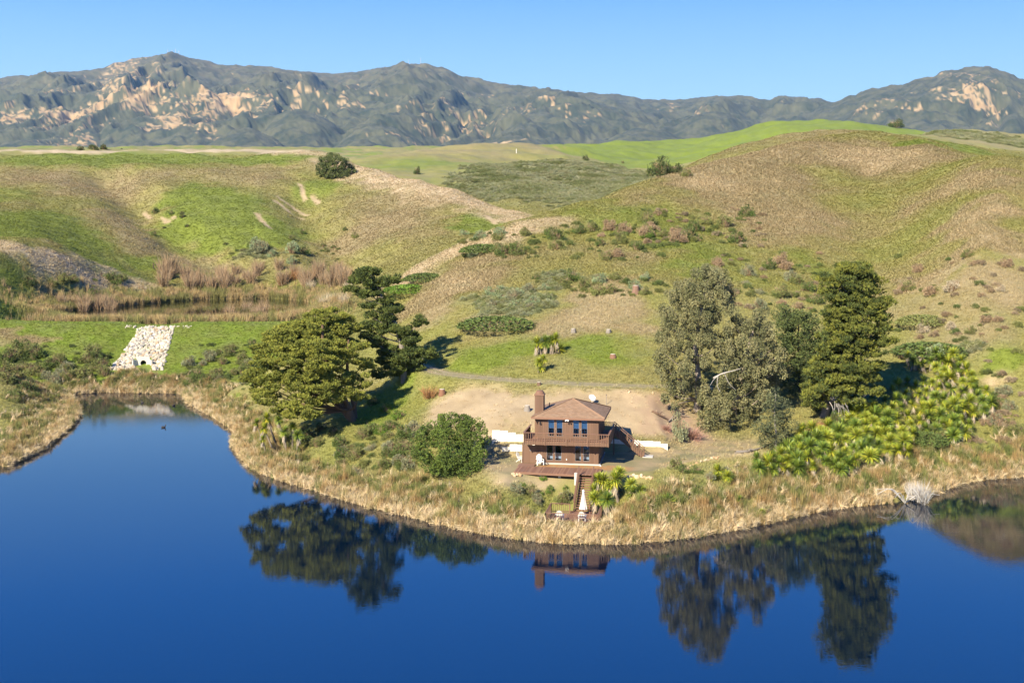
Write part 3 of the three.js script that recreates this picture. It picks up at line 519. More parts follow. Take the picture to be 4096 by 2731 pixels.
// ---------------------------------------------------------------- yuccas
reseed(202);
const yuccaLeaf = (C, o, d, len, wid, k, sag) => {
  const s = norm(cross(d, [0.01, 1, 0.02])), m = [o[0] + d[0] * len * 0.55, o[1] + d[1] * len * 0.55, o[2] + d[2] * len * 0.55], e = [o[0] + d[0] * len, o[1] + d[1] * len - sag * len, o[2] + d[2] * len];
  const P = (q, w, n) => [q[0] + s[0] * w, q[1] + s[1] * w + n, q[2] + s[2] * w];
  C.tri(P(o, -wid * 0.6, 0), P(o, wid * 0.6, 0), P(m, wid, 0.01), k); C.tri(P(o, -wid * 0.6, 0), P(m, wid, 0.01), P(m, -wid, 0.01), k); C.tri(P(m, -wid, 0.01), P(m, wid, 0.01), e, k);
};
const yuccaHeads = [0, 1, 2].flatMap(() => [[[0.095, 0.155, 0.02], [0.30, 0.32, 0.03]], [[0.19, 0.24, 0.02], [0.50, 0.43, 0.04]]].map(([a, b]) => {
  const C = new Cloud(), y0 = rr(0, 1);
  for (let i = 0; i < 150; i++) {
    const f = (i + 0.5) / 150, el = mix(1.4, -0.95, Math.pow(f, 0.85)), az = i * 2.39996 + rr(-0.2, 0.2), d = [Math.cos(az) * Math.cos(el), Math.sin(el), Math.sin(az) * Math.cos(el)];
    yuccaLeaf(C, [d[0] * 0.08, 0.04 + (1 - f) * 0.12, d[2] * 0.08], d, rr(0.85, 1.08), 0.05, vary(mix3(a, b, clamp(rr(-0.2, 0.55) + (f > 0.82 ? 0.45 : 0))), 0.18), rr(0, 0.12));
  }
  return C.build();
}));
const yuccaSkirt = (() => { // dead leaves hanging round the trunk
  const C = new Cloud();
  for (let i = 0; i < 120; i++) { const f = rr(0, 1), az = rr(0, 6.283), d = norm([Math.cos(az) * rr(0.15, 0.6), -1, Math.sin(az) * rr(0.15, 0.6)]); yuccaLeaf(C, [Math.cos(az) * 0.14, -f * 0.75, Math.sin(az) * 0.14], d, rr(0.45, 0.75), 0.035, vary([0.40, 0.33, 0.24], 0.25), 0); }
  return C.build();
})();
const yuccaTrunk = new THREE.CylinderGeometry(0.1, 0.17, 1, 7).translate(0, -0.5, 0), yuccaBark = mat(0.20, 0.16, 0.12, 1);
const yuccaMat = vmat(0.55);
// px, py of the head, size, distance nearer (-) or farther than the ground behind it
function yucca(px, py, size, D, lean, label, group, skirt = true) {
  const [x, y, z] = sight(px, py, D), gx = x - lean * 0.8, g = hgt(gx, z), tall = Math.max(0.25, y - g);
  const t = thing('yucca', label, 'yucca', [gx, g, z], 0, group), a = Math.atan2(lean * 0.8, tall), len = Math.hypot(lean * 0.8, tall);
  const tr = mesh('trunk', yuccaTrunk, yuccaBark, t); tr.position.set(lean * 0.8, tall, 0); tr.rotation.z = -a; tr.scale.set(size, len + 0.3, size);
  const hd = mesh('rosette', yuccaHeads[Math.floor(rnd() * yuccaHeads.length)], yuccaMat, t); hd.position.set(lean * 0.8, tall, 0); hd.rotation.set(rr(-0.35, 0.6), rr(0, 6), -a + rr(-0.5, 0.5)); hd.scale.setScalar(size);
  if (skirt && tall > 0.6) { const s = mesh('dead_leaf_skirt', yuccaSkirt, dryMat, t); s.position.set(lean * 0.8, tall, 0); s.rotation.set(0, rr(0, 6), -a); s.scale.set(size, Math.min(1.25, tall / 1.1) * size, size); }
  return t;
}
{ // beside the shore stairs
  const lab = 'spiky green yucca in the clump right of the shore stairs', grp = 'yuccas beside the shore stairs';
  for (const [zx, zy, s, D] of [[1150, 390, .8, 122.5], [1245, 400, .95, 122.5], [1420, 390, 1.05, 122], [1480, 290, .85, 123.5], [1090, 560, .8, 120.5], [1110, 690, .85, 119], [1285, 710, .95, 118.5], [1200, 620, .6, 120.5], [1675, 470, .8, 121.5], [1690, 610, .9, 120], [1805, 550, .75, 121], [1835, 690, .85, 118.5], [1905, 800, .72, 117], [1860, 930, .62, 115.8], [1330, 480, .7, 122], [1060, 640, .6, 120]])
    yucca((2100 + zx * 0.2551) * 0.5742, (1820 + zy * 0.2551) * 0.5742, s, D, rr(-0.5, 0.5), lab, grp);
  yucca((2100 + 2250 * 0.2551) * 0.5742, (1820 + 800 * 0.2551) * 0.5742, 0.95, 117.5, 0.1, 'single bright green yucca standing alone in the reeds right of the stairs', 'yuccas in the shore reeds');
  for (const [px, py, s, D] of [[1652, 1082, .9, 125], [1672, 1095, .75, 124], [1640, 1100, .7, 124], [1620, 1165, .6, 118], [1750, 1178, .5, 119], [1700, 1148, .5, 120]]) yucca(px, py, s, D, rr(-0.3, 0.3), 'small yucca scattered among the shore reeds left of the yucca thicket', 'yuccas in the shore reeds');
}
{ // under the umbrella pine, pale trunks leaning left
  for (const [px, py, s, l] of [[588, 972, .7, -1.6], [612, 962, .95, -1.9], [606, 985, .9, -1.7], [603, 1010, .6, -0.6], [652, 992, .85, -0.4], [672, 982, .8, 0.1], [684, 1000, .8, 0.2], [640, 965, .7, -1.0]]) yucca(px, py, s, 152.5 - (py - 960) * 0.08, l, 'leaning yucca with pale dead skirt at the foot of the umbrella pine', 'yuccas under the umbrella pine');
}
{ // on the slope above the road
  for (const [px, py, s, l] of [[1236, 789, 1.1, -0.5], [1252, 786, 1.1, -0.1], [1266, 783, .9, 0.1], [1276, 779, 1.0, 0.5], [1284, 803, 1.0, 0.7]]) { const g = spot(1255, 815); yucca(px, py, s, -g.z, l, 'tall yucca in the cluster on the grassy slope behind the cabin', 'yuccas on the slope above the road'); }
  for (const [px, py] of [[1238, 833], [1243, 845], [1250, 826]]) yucca(px, py, .75, -spot(1243, 853).z, rr(-.2, .2), 'low yucca just above the dirt road behind the cabin', 'yuccas on the slope above the road', false);
}
{ // the big thicket on the right
  const inside = (P, x, y) => { let c = false; for (let i = 0, j = P.length - 1; i < P.length; j = i++) if ((P[i][1] > y) !== (P[j][1] > y) && x < (P[j][0] - P[i][0]) * (y - P[i][1]) / (P[j][1] - P[i][1]) + P[i][0]) c = !c; return c; };
  const poly = [[1725, 1060], [1745, 1040], [1790, 1042], [1820, 1010], [1850, 985], [1900, 975], [1945, 935], [1975, 925], [2010, 905], [2060, 880], [2110, 880], [2160, 850], [2090, 830], [2080, 815], [2140, 805], [2200, 810], [2225, 850], [2245, 880], [2280, 905], [2282, 930], [2240, 960], [2215, 1000], [2190, 1005], [2170, 985], [2110, 1000], [2085, 1040], [2030, 1048], [1960, 1060], [1930, 1085], [1880, 1070], [1800, 1085], [1740, 1080]];
  const pts = []; let tries = 0;
  while (pts.length < 190 && tries++ < 30000) { const x = rr(1720, 2290), y = rr(800, 1090); if (!inside(poly, x, y)) continue; if (pts.some((p) => Math.hypot(p[0] - x, (p[1] - y) * 1.15) < 19)) continue; pts.push([x, y]); }
  for (const [x, y] of pts) {
    const g = spot(x, y + 26), D = -g.z + rr(-0.6, 0.6);
    yucca(x, y, rr(0.7, 1.25), D, rr(-0.9, 0.9), x < 1800 ? 'yellow-green yucca at the far left tip of the yucca thicket' : x < 1880 ? 'yellow-green yucca in the low left tail of the thicket, right of its tip' : y < 860 ? 'yellow-green yucca at the very top of the yucca thicket' : x > 2180 ? 'yellow-green yucca at the right end of the yucca thicket' : y < 920 ? 'yellow-green yucca in the upper slope of the yucca thicket' : y > 1040 ? 'yellow-green yucca in the bottom row of the thicket, just above the reeds' : x < 1990 ? 'yellow-green yucca in the thicket right below the leaning pine trunk' : x < 2090 ? 'yellow-green yucca in the thick centre of the yucca thicket' : 'yellow-green yucca in the thicket, lower right of its centre', 'yucca thicket by the right shore');
  }
}
// ---------------------------------------------------------------- shrubs
reseed(303);
function shrubGeometry(kind) {
  const C = new Cloud(), n = kind === 'dome' ? 2600 : 1500;
  const subs = Array.from({ length: 26 }, () => { const d = unit(), s = rr(0.45, 0.95); return [d[0] * s * 0.8, Math.abs(d[1]) * s * 0.75 + 0.12, d[2] * s * 0.8, rr(0.12, 0.3), rnd()]; });
  for (let i = 0; i < n; i++) {
    const s = subs[i % subs.length], u = unit(), r = s[3] * Math.cbrt(rr(0.1, 1));
    let o = [s[0] + u[0] * r, Math.max(0.02, s[1] + u[1] * r), s[2] + u[2] * r];
    if (kind === 'dome') { const d = unit(); o = [d[0] * rr(0.85, 1), Math.abs(d[1]) * rr(0.6, 0.7), d[2] * rr(0.85, 1)]; }
    const up = norm([u[0] + rr(-0.5, 0.5), 0.6 + rr(0, 0.8), u[2] + rr(-0.5, 0.5)]);
    C.leaf(o, up, sideOf(up), rr(0.07, 0.14), 0.028, vary([1, 1, 1].map((v) => v * mix(0.7, 1.15, s[4])), 0.25));
  }
  return C.build();
}
const shrubShapes = [0, 1, 2, 3].map(() => shrubGeometry('brush')), domeShapes = [0, 1].map(() => shrubGeometry('dome'));
const twigGeometry = (() => { const C = new Cloud(); for (let i = 0; i < 260; i++) { const a = rr(0, 6.28), o = [Math.cos(a) * rr(0, 0.3), rr(0, 0.35), Math.sin(a) * rr(0, 0.3)], d = norm([Math.cos(a) * rr(0.1, 0.9), rr(0.6, 1.2), Math.sin(a) * rr(0.1, 0.9)]); C.blade(o, d, sideOf(d), rr(0.35, 0.85), 0.012, vary([1, 1, 1], 0.3)); } return C.build(); })();
const tint = (r, g, b) => vmat(0.9, { color: new THREE.Color().setRGB(r, g, b) });
const SH = { green: tint(0.09, 0.128, 0.026), olive: tint(0.167, 0.181, 0.051), grey: tint(0.217, 0.225, 0.123), deep: tint(0.061, 0.087, 0.02), brown: tint(0.304, 0.21, 0.123), pale: tint(0.435, 0.362, 0.246), lush: tint(0.109, 0.189, 0.017), mint: tint(0.232, 0.29, 0.145), rust: tint(0.334, 0.174, 0.072) };
function shrub(px, py, wide, tall, m, label, group, shape, name = 'shrub') {
  label = label.replace('%', { grey: 'grey-green', deep: 'dark green', lush: 'bright green', mint: 'silvery green' }[Object.keys(SH).find((k) => SH[k] === m)] ?? Object.keys(SH).find((k) => SH[k] === m) ?? '');
  const g = spot(px, py), t = thing(name, label, name === 'shrub' || name === 'low_bush' ? 'shrub' : 'bush', [g.x, g.y - 0.08, g.z], rr(0, 6.28), group);
  const f = mesh(shape === twigGeometry ? 'twigs' : 'foliage', shape ?? shrubShapes[Math.floor(rnd() * 4)], m, t); f.scale.set(wide / 2, tall, wide / 2);
  if (!shape) { const s = mesh('branches', twigGeometry, SH.brown, t); s.scale.set(wide / 2, tall * 0.95, wide / 2); }
  return t;
}
function shrubField(n, box, ms, w0, w1, label, group, shape, name) {
  for (let i = 0; i < n; i++) { const w = rr(w0, w1); shrub(rr(box[0], box[2]), rr(box[1], box[3]), w, w * rr(0.45, 0.7), ms[Math.floor(rnd() * ms.length)], label, group, shape, name); }
}
shrubField(24, [780, 990, 955, 1095], [SH.olive, SH.green, SH.grey, SH.olive], 1.8, 3.2, 'feathery % shrub on the bank between umbrella pine and round bush', 'shrubs left of the round bush');
shrubField(7, [850, 930, 960, 1000], [SH.lush, SH.green], 1.8, 3.0, 'leafy % shrub in the shade behind the umbrella pine trunk', 'shrubs behind the umbrella pine');
shrubField(8, [690, 985, 800, 1040], [SH.deep, SH.green, SH.olive], 1.8, 3.2, '% shrub in the shade under the umbrella pine', 'shrubs under the umbrella pine');
shrubField(36, [0, 800, 240, 885], [SH.olive, SH.green, SH.grey, SH.olive], 2.2, 4.6, '% coyote brush on the left bank below the dam', 'coyote brush on the left bank');
shrubField(6, [0, 880, 110, 960], [SH.deep, SH.green, SH.olive], 2.0, 3.6, '% shrub behind the reeds at the left edge of the lake', 'shrubs at the left edge');
shrubField(25, [425, 795, 600, 890], [SH.olive, SH.grey, SH.green], 1.8, 3.4, '% shrub at the right foot of the dam', 'shrubs at the dam foot');
shrubField(10, [60, 640, 300, 690], [SH.deep, SH.green, SH.olive], 3, 5, '% shrub on the spur left of the pond', 'shrubs left of the pond');
shrubField(8, [500, 570, 740, 612], [SH.grey, SH.green, SH.mint], 4, 7, '% bush at the foot of the left hill above the pond', 'sage bushes above the pond');
shrubField(7, [330, 490, 430, 560], [SH.deep, SH.green], 2, 3.5, '% bush growing in the gully of the left hill', 'bushes in the gully');
shrubField(7, [660, 520, 860, 580], [SH.green, SH.olive], 2, 4, 'scattered % bush on the lower left hillside', 'bushes on the lower left hillside');
shrubField(14, [1050, 540, 1280, 600], [SH.olive, SH.green, SH.olive, SH.mint], 2.5, 4.5, '% bush along the crest of the middle spur', 'bushes along the middle spur');
shrubField(17, [1300, 520, 1540, 600], [SH.green, SH.olive, SH.lush, SH.brown], 2.0, 4, '% bush on the slope above the brown grass behind the cabin', 'bushes on the slope behind the cabin');
shrubField(18, [1480, 490, 1740, 560], [SH.olive, SH.brown, SH.green, SH.olive], 2.2, 4.5, '% bush in the brush patch midway up the right hill', 'brush patch on the right hill');
shrubField(18, [1640, 590, 1900, 720], [SH.grey, SH.green, SH.olive, SH.brown], 2, 4, '% bush on the slope above eucalyptus and pine', 'brush above the big trees');
shrubField(14, [1230, 640, 1520, 680], [SH.green, SH.mint, SH.olive], 2, 3.5, '% bush in the band above the brown grass slope', 'bushes above the brown slope');
shrubField(10, [1120, 645, 1240, 720], [SH.mint, SH.mint, SH.grey], 2, 3.4, '% sage bush above the dark hedge-like mound', 'sage above the green mound');
shrubField(15, [2060, 590, 2352, 830], [SH.pale, SH.olive, SH.brown, SH.pale], 1.8, 3.5, '% brush on the slope at the right edge', 'brush at the right edge');
shrubField(10, [2230, 860, 2352, 1010], [SH.grey, SH.olive, SH.brown, SH.green], 1.8, 3, '% brush between yucca thicket and right edge', 'brush right of the yuccas');
shrubField(7, [2100, 960, 2230, 1040], [SH.green, SH.olive], 2, 3.4, 'low % brush below the right end of the yucca thicket', 'brush below the yuccas');
shrubField(8, [1500, 1075, 1720, 1110], [SH.olive, SH.green, SH.grey], 1.4, 2.4, 'small % shrub on the bank right of the lawn', 'shrubs below the lawn');
shrubField(8, [1130, 1130, 1310, 1170], [SH.olive, SH.grey], 1.3, 2.2, '% shrub on the bank left of the shore stairs', 'shrubs left of the stairs');
shrubField(6, [1195, 1098, 1300, 1140], [SH.lush], 0.6, 1.2, 'small % weed clump on the dirt bank below the terrace', 'weeds below the terrace');
shrubField(8, [1430, 370, 1580, 420], [SH.green, SH.deep, SH.olive], 3, 5, '% bush on the saddle between brown hill and sage hill', 'bushes on the saddle');
// single, telling bushes
const dome = (...a) => shrub(...a, domeShapes[Math.floor(rnd() * 2)], 'mound_bush');
dome(1142, 752, 12, 2.4, SH.green, 'long low dark green mound on the brown slope', 'low green mounds');
dome(935, 672, 9, 2.0, SH.lush, 'bright green mound on the near end of the middle spur', 'low green mounds');
dome(975, 645, 8, 2.0, SH.green, 'green mound just up the middle spur from the bright one', 'low green mounds');
dome(1110, 580, 9, 2.2, SH.green, 'flat dark green mound halfway along the middle spur', 'low green mounds');
dome(2140, 812, 11, 2.2, SH.green, 'flat green dome of a bush above the upper yuccas', 'low green mounds');
dome(2120, 745, 8, 2.0, SH.olive, 'dull green dome on the slope right of the dark pine', 'low green mounds');
dome(2120, 1015, 6, 2.0, SH.green, 'soft green mound under the right end of the yuccas', 'low green mounds');
shrub(985, 915, 5, 2.0, SH.rust, 'rust brown dry bush at the left end of the dirt slope', undefined, twigGeometry);
shrub(1518, 405, 7, 5, SH.deep, 'dark round bush on the notch between the brown hill and the sage hill');
shrub(1345, 372, 5, 4, SH.deep, 'single dark bush on top of the sage covered hill');
shrub(958, 400, 4, 4, SH.deep, 'tiny lone bush on the grass behind the pepper tree');
shrub(2060, 293, 22, 10, SH.deep, 'wide dark tree clump on the right shoulder of the far green hill');
shrub(2150, 836, 5, 3, SH.mint, 'blue-green leafy bush enclosed by the upper yuccas');
shrub(1560, 1012, 2.4, 3.4, SH.grey, 'grey-green sapling beside the right end of the white wall');
shrub(1920, 1000, 2.4, 3, SH.green, 'small green pine sapling beside the leaning pine trunk');
shrubField(7, [160, 342, 310, 346], [SH.deep], 3, 5, '% tree clump peeping over the left ridge', 'trees over the left ridge');
// bare willows round the pond
reseed(404);
for (const [n, box, m, w0, w1, lab, grp] of [[20, [370, 625, 560, 668], SH.brown, 6, 9, 'bare grey-brown willow behind the left half of the pond', 'bare willows behind the pond'], [22, [560, 620, 800, 665], SH.brown, 6, 9, 'bare willow thicket behind the right half of the pond', 'bare willows behind the pond'], [5, [640, 640, 720, 655], SH.rust, 4, 6, 'rusty bare willow behind the right half of the pond', 'bare willows behind the pond'], [9, [440, 712, 680, 735], SH.brown, 4, 6, 'bare twiggy willow standing on the near bank of the pond', 'bare willows on the near pond bank'], [8, [120, 690, 260, 725], SH.brown, 5, 8, 'bare brown willow left of the pond', 'bare willows left of the pond'], [6, [700, 660, 800, 715], SH.pale, 4, 6, 'pale bare willow at the right end of the pond', 'bare willows right of the pond']])
  for (let i = 0; i < n; i++) { const w = rr(w0, w1), px = rr(box[0], box[2]), py = rr(box[1], box[3]); shrub(px, py, w, w * rr(0.55, 0.75), m, lab, grp, twigGeometry, 'bare_willow'); }

// ---------------------------------------------------------------- the cabin
reseed(505);
const BOX = new THREE.BoxGeometry(1, 1, 1);
function box(name, parent, m, x0, x1, y0, y1, z0, z1) { const b = mesh(name, BOX, m, parent); b.position.set((x0 + x1) / 2, (y0 + y1) / 2, (z0 + z1) / 2); b.scale.set(Math.abs(x1 - x0), Math.abs(y1 - y0), Math.abs(z1 - z0)); return b; }
function beam(name, parent, m, a, b, w, t) { const d = V(b[0] - a[0], b[1] - a[1], b[2] - a[2]), o = mesh(name, BOX, m, parent); o.position.set((a[0] + b[0]) / 2, (a[1] + b[1]) / 2, (a[2] + b[2]) / 2); o.quaternion.setFromUnitVectors(V(1, 0, 0), d.clone().normalize()); o.scale.set(d.length(), t, w); return o; }
const part = (name, parent) => { const g = new THREE.Group(); g.name = name; parent.add(g); return g; };
const woodTex = noiseTexture(256, 0.75, 1, (u, v) => clamp(0.6 + 0.3 * torus(u * 1, v, 4) + 0.35 * (hash(Math.floor(u * 256) * 31 + 7) - 0.5) + 0.2 * (hash(Math.floor(u * 256) * 911 + Math.floor(v * 256) * 3571) - 0.5)));
const wood = [[0.158, 0.086, 0.052], [0.144, 0.078, 0.047], [0.170, 0.094, 0.057]].map((c) => mat(...c, 0.75, { map: woodTex }));
const rail = [mat(0.225, 0.118, 0.074, 0.7, { map: woodTex }), mat(0.205, 0.105, 0.065, 0.7, { map: woodTex })], planks = [[0.27, 0.135, 0.078], [0.23, 0.112, 0.066], [0.31, 0.165, 0.10], [0.25, 0.135, 0.085]].map((c) => mat(...c, 0.8, { map: woodTex }));
const groove = mat(0.144, 0.078, 0.047, 1), concrete = mat(0.50, 0.47, 0.42, 0.9), white = mat(0.78, 0.75, 0.70, 0.6), inner = mat(0.28, 0.24, 0.19, 0.9), dark = mat(0.03, 0.025, 0.022, 0.7), steel = mat(0.3, 0.3, 0.31, 0.5);
const pick = (a) => a[Math.floor(rnd() * a.length)];
const glass = new THREE.MeshPhysicalMaterial({ color: new THREE.Color().setRGB(0.72, 0.80, 0.88), transmission: 1, thickness: 0, roughness: 0.02, ior: 1.9 });
const cabin = thing('cabin', 'two-storey brown timber cabin with hipped shingle roof and balcony', 'cabin', [CAB[0], 3.05, CAB[1]], CT);
{
  const X0 = -6.35, Z1 = -6.9, FL = 2.65, TOP = 4.97;
  box('foundation', cabin, concrete, X0 - 0.12, 0.1, -0.4, 0.12, Z1 - 0.1, 0.16);
  box('ground_floor', cabin, mat(0.30, 0.20, 0.12, 0.7), X0 + 0.1, -0.1, 0.121, 0.15, Z1 + 0.1, -0.1);
  box('upper_floor', cabin, inner, X0 + 0.02, -0.02, 2.36, FL, Z1 + 0.02, -0.03);
  box('ceiling', cabin, inner, X0 + 0.02, -0.02, 4.86, 4.93, Z1 + 0.02, -0.03);
  // walls: a dark backing with separate vertical boards in front of it
  const wallX = (w, x0, x1, y0, y1, z, out) => { box('backing', w, groove, x0, x1, y0, y1, z - 0.06 * out, z - 0.002 * out); const n = Math.max(1, Math.round((x1 - x0) / 0.225)), s = (x1 - x0) / n; for (let i = 0; i < n; i++) box('board', w, pick(wood), x0 + i * s + 0.011, x0 + (i + 1) * s - 0.011, y0 + 0.002, y1 - 0.002, z, z + 0.03 * out); };
  const wallZ = (w, z0, z1, y0, y1, x, out) => { box('backing', w, groove, x - 0.06 * out, x - 0.002 * out, y0, y1, z0, z1); const n = Math.max(1, Math.round((z1 - z0) / 0.3)), s = (z1 - z0) / n; for (let i = 0; i < n; i++) box('board', w, pick(wood), x, x + 0.03 * out, y0 + 0.002, y1 - 0.002, z0 + i * s + 0.012, z0 + (i + 1) * s - 0.012); };
  const fw = part('front_wall', cabin), rw = part('right_wall', cabin), lw = part('left_wall', cabin), bw = part('rear_wall', cabin);
  const doorsLow = [[-5.62, -3.72], [-2.62, -0.78]], doorsUp = [[-5.45, -3.6], [-2.82, -0.98]];
  for (const [x0, x1] of [[X0, -5.62], [-3.72, -2.62], [-0.78, 0]]) wallX(fw, x0, x1, 0.125, 2.36, 0, 1);
  for (const [x0, x1] of doorsLow) wallX(fw, x0, x1, 2.14, 2.36, 0, 1);
  for (const [x0, x1] of [[X0, -5.45], [-3.6, -2.82], [-0.98, 0]]) wallX(fw, x0, x1, FL, TOP, 0, 1);
  for (const [x0, x1] of doorsUp) wallX(fw, x0, x1, 4.76, TOP, 0, 1);
  wallZ(rw, Z1, 0, 0.125, TOP, 0, 1); wallZ(lw, Z1, 0, 0.125, TOP, X0, -1); wallX(bw, X0, 0, 0.125, TOP, Z1, -1);
  // glazed double doors
  const leafDoor = (d, x0, x1, y0, y1) => {
    box('stile', d, wood[0], x0, x0 + 0.12, y0, y1, -0.03, 0.035); box('stile', d, wood[0], x1 - 0.12, x1, y0, y1, -0.03, 0.035);
    box('rail', d, wood[1], x0 + 0.12, x1 - 0.12, y0, y0 + 0.26, -0.028, 0.032); box('rail', d, wood[1], x0 + 0.12, x1 - 0.12, y1 - 0.07, y1, -0.028, 0.032);
    box('pane', d, glass, x0 + 0.12, x1 - 0.12, y0 + 0.26, y1 - 0.07, 0.0, 0.004);
    for (const [a, b, c, e] of [[x0 + 0.12, x0 + 0.145, y0 + 0.26, y1 - 0.07], [x1 - 0.145, x1 - 0.12, y0 + 0.26, y1 - 0.07], [x0 + 0.145, x1 - 0.145, y0 + 0.26, y0 + 0.285], [x0 + 0.145, x1 - 0.145, y1 - 0.095, y1 - 0.07]]) box('glazing_bead', d, mat(0.18, 0.2, 0.22, 0.5), a, b, c, e, 0.006, 0.022);
  };
  const door = (x0, x1, y0, y1) => { const d = part('glazed_door', cabin), m = (x0 + x1) / 2; box('frame', d, wood[2], x0, x0 + 0.05, y0, y1, -0.05, 0.04); box('frame', d, wood[2], x1 - 0.05, x1, y0, y1, -0.05, 0.04); box('frame', d, wood[2], x0 + 0.05, x1 - 0.05, y1 - 0.04, y1, -0.05, 0.04); leafDoor(d, x0 + 0.055, m - 0.003, y0 + 0.02, y1 - 0.045); leafDoor(d, m + 0.003, x1 - 0.055, y0 + 0.02, y1 - 0.045); box('handle', d, steel, m + 0.03, m + 0.06, y0 + 0.95, y0 + 1.12, 0.036, 0.075); };
  for (const [x0, x1] of doorsLow) { door(x0, x1, 0.125, 2.14); box('threshold', cabin, concrete, x0, x1, 0.121, 0.14, 0.045, 0.2); }
  for (const [x0, x1] of doorsUp) door(x0, x1, FL, 4.76);
  // roof: four hipped slopes of shingle courses
  const ex0 = -7.0, ex1 = 0.68, ez0 = -7.5, ez1 = 0.55, E = 4.96, AX = -3.16, AZ = -3.48, AY = 6.42, roof = part('roof', cabin);
  const corners = [[ex0, ez1], [ex1, ez1], [ex1, ez0], [ex0, ez0]], shingle = vmat(0.95);
  { const g = new THREE.BufferGeometry(), P = []; for (let i = 0; i < 4; i++) { const a = corners[i], b = corners[(i + 1) % 4]; P.push(a[0], E - 0.03, a[1], b[0], E - 0.03, b[1], AX, AY - 0.03, AZ); } P.push(ex0, E - 0.03, ez0, ex1, E - 0.03, ez0, ex1, E - 0.03, ez1, ex0, E - 0.03, ez0, ex1, E - 0.03, ez1, ex0, E - 0.03, ez1); g.setAttribute('position', new THREE.BufferAttribute(new Float32Array(P), 3)); g.computeVertexNormals(); mesh('roof_deck', g, groove, roof); }
  for (let i = 0; i < 4; i++) {
    const a = corners[i], b = corners[(i + 1) % 4], n = 28;
    for (let k = 0; k < n; k++) {
      const t0 = k / n, t1 = Math.min(1, (k + 1.25) / n), C = new Cloud(), pt = (s, t, up) => { const x = mix(mix(a[0], b[0], s), AX, t), z = mix(mix(a[1], b[1], s), AZ, t); return [x, mix(E, AY, t) + up, z]; };
      const L = Math.hypot(b[0] - a[0], b[1] - a[1]) * (1 - t0), m = Math.max(1, Math.round(L / 0.3)), off = rnd() * 0.5, base = rr(0.92, 1.05);
      for (let q = 0; q < m; q++) {
        const s0 = clamp((q + off * (q ? 1 : 0)) / m), s1 = clamp((q + 1 + off * (q < m - 1 ? 1 : 0)) / m), kk = vary(mix3([0.215, 0.132, 0.078], [0.275, 0.178, 0.112], rnd()), 0.1).map((v) => v * base), th = rr(0.02, 0.03);
        const p0 = pt(s0, t0, th), p1 = pt(s1, t0, th), p2 = pt(s1, t1, 0.006), p3 = pt(s0, t1, 0.006), q0 = pt(s0, t0, -0.01), q1 = pt(s1, t0, -0.01);
        C.tri(p0, p1, p2, kk); C.tri(p0, p2, p3, kk); C.tri(q0, q1, p1, kk); C.tri(q0, p1, p0, kk);
      }
      mesh('shingle_course', C.build(), shingle, roof);
    }
    const h0 = [a[0], E + 0.035, a[1]], h1 = [AX, AY + 0.03, AZ]; beam('hip_cap', roof, mat(0.24, 0.145, 0.088, 0.95), h0, h1, 0.2, 0.03);
  }
  for (const [p, q] of [[[ex0, ez1 + 0.02], [ex1, ez1 + 0.02]], [[ex1 + 0.02, ez1], [ex1 + 0.02, ez0]], [[ex0 - 0.02, ez1], [ex0 - 0.02, ez0]], [[ex0, ez0 - 0.02], [ex1, ez0 - 0.02]]]) beam('fascia', roof, rail[0], [p[0], E - 0.1, p[1]], [q[0], E - 0.1, q[1]], 0.04, 0.2);
  beam('vent_pipe', roof, dark, [-5.6, 5.4, -3.4], [-5.6, 5.95, -3.4], 0.08, 0.08);
  // chimney
  const ch = part('chimney', cabin);
  box('chase', ch, groove, -6.84, -5.96, -0.3, 7.02, -2.1, -1.02);
  for (let i = 0; i < 4; i++) { box('board', ch, pick(wood), -6.85 + i * 0.225 + 0.008, -6.85 + (i + 1) * 0.225 - 0.008, -0.3, 7.0, -1.018, -0.99); box('board', ch, pick(wood), -6.87, -6.842, -0.3, 7.0, -2.1 + i * 0.27 + 0.01, -2.1 + (i + 1) * 0.27 - 0.01); box('board', ch, pick(wood), -5.958, -5.93, 4.6, 7.0, -2.1 + i * 0.27 + 0.01, -2.1 + (i + 1) * 0.27 - 0.01); }
  box('cap', ch, rail[0], -6.93, -5.87, 7.02, 7.11, -2.18, -0.93);
  { const g = new THREE.CylinderGeometry(0.42, 0.66, 0.36, 4, 1); g.rotateY(Math.PI / 4); const m = mesh('cap', g, rail[1], ch); m.position.set(-6.4, 7.29, -1.55); }
  // balcony on three sides
  const bal = part('balcony', cabin), BX0 = -7.67, BX1 = 1.21, BZ = 1.55;
  for (let x = BX0; x < BX1 - 0.05; x += 0.148) box('deck_board', bal, pick(planks), x, Math.min(x + 0.14, BX1), FL - 0.07, FL - 0.02, 0.035, BZ);
  for (let z = -0.12; z > -6.3; z -= 0.148) box('deck_board', bal, pick(planks), 0.035, BX1, FL - 0.07, FL - 0.02, z - 0.14, z);
  for (let z = -0.12; z > -3.4; z -= 0.148) box('deck_board', bal, pick(planks), BX0, X0 - 0.035, FL - 0.07, FL - 0.02, z - 0.14, z);
  box('joist', bal, wood[1], BX0 + 0.05, BX1 - 0.05, FL - 0.36, FL - 0.075, 0.7, 0.76);
  box('fascia', bal, wood[2], BX0, BX1, FL - 0.4, FL - 0.072, BZ - 0.05, BZ); box('fascia', bal, wood[1], BX1 - 0.05, BX1, FL - 0.4, FL - 0.072, -6.3, BZ - 0.052); box('fascia', bal, wood[1], BX0, BX0 + 0.05, FL - 0.4, FL - 0.072, -3.45, BZ - 0.052);
  const RT = 3.52;
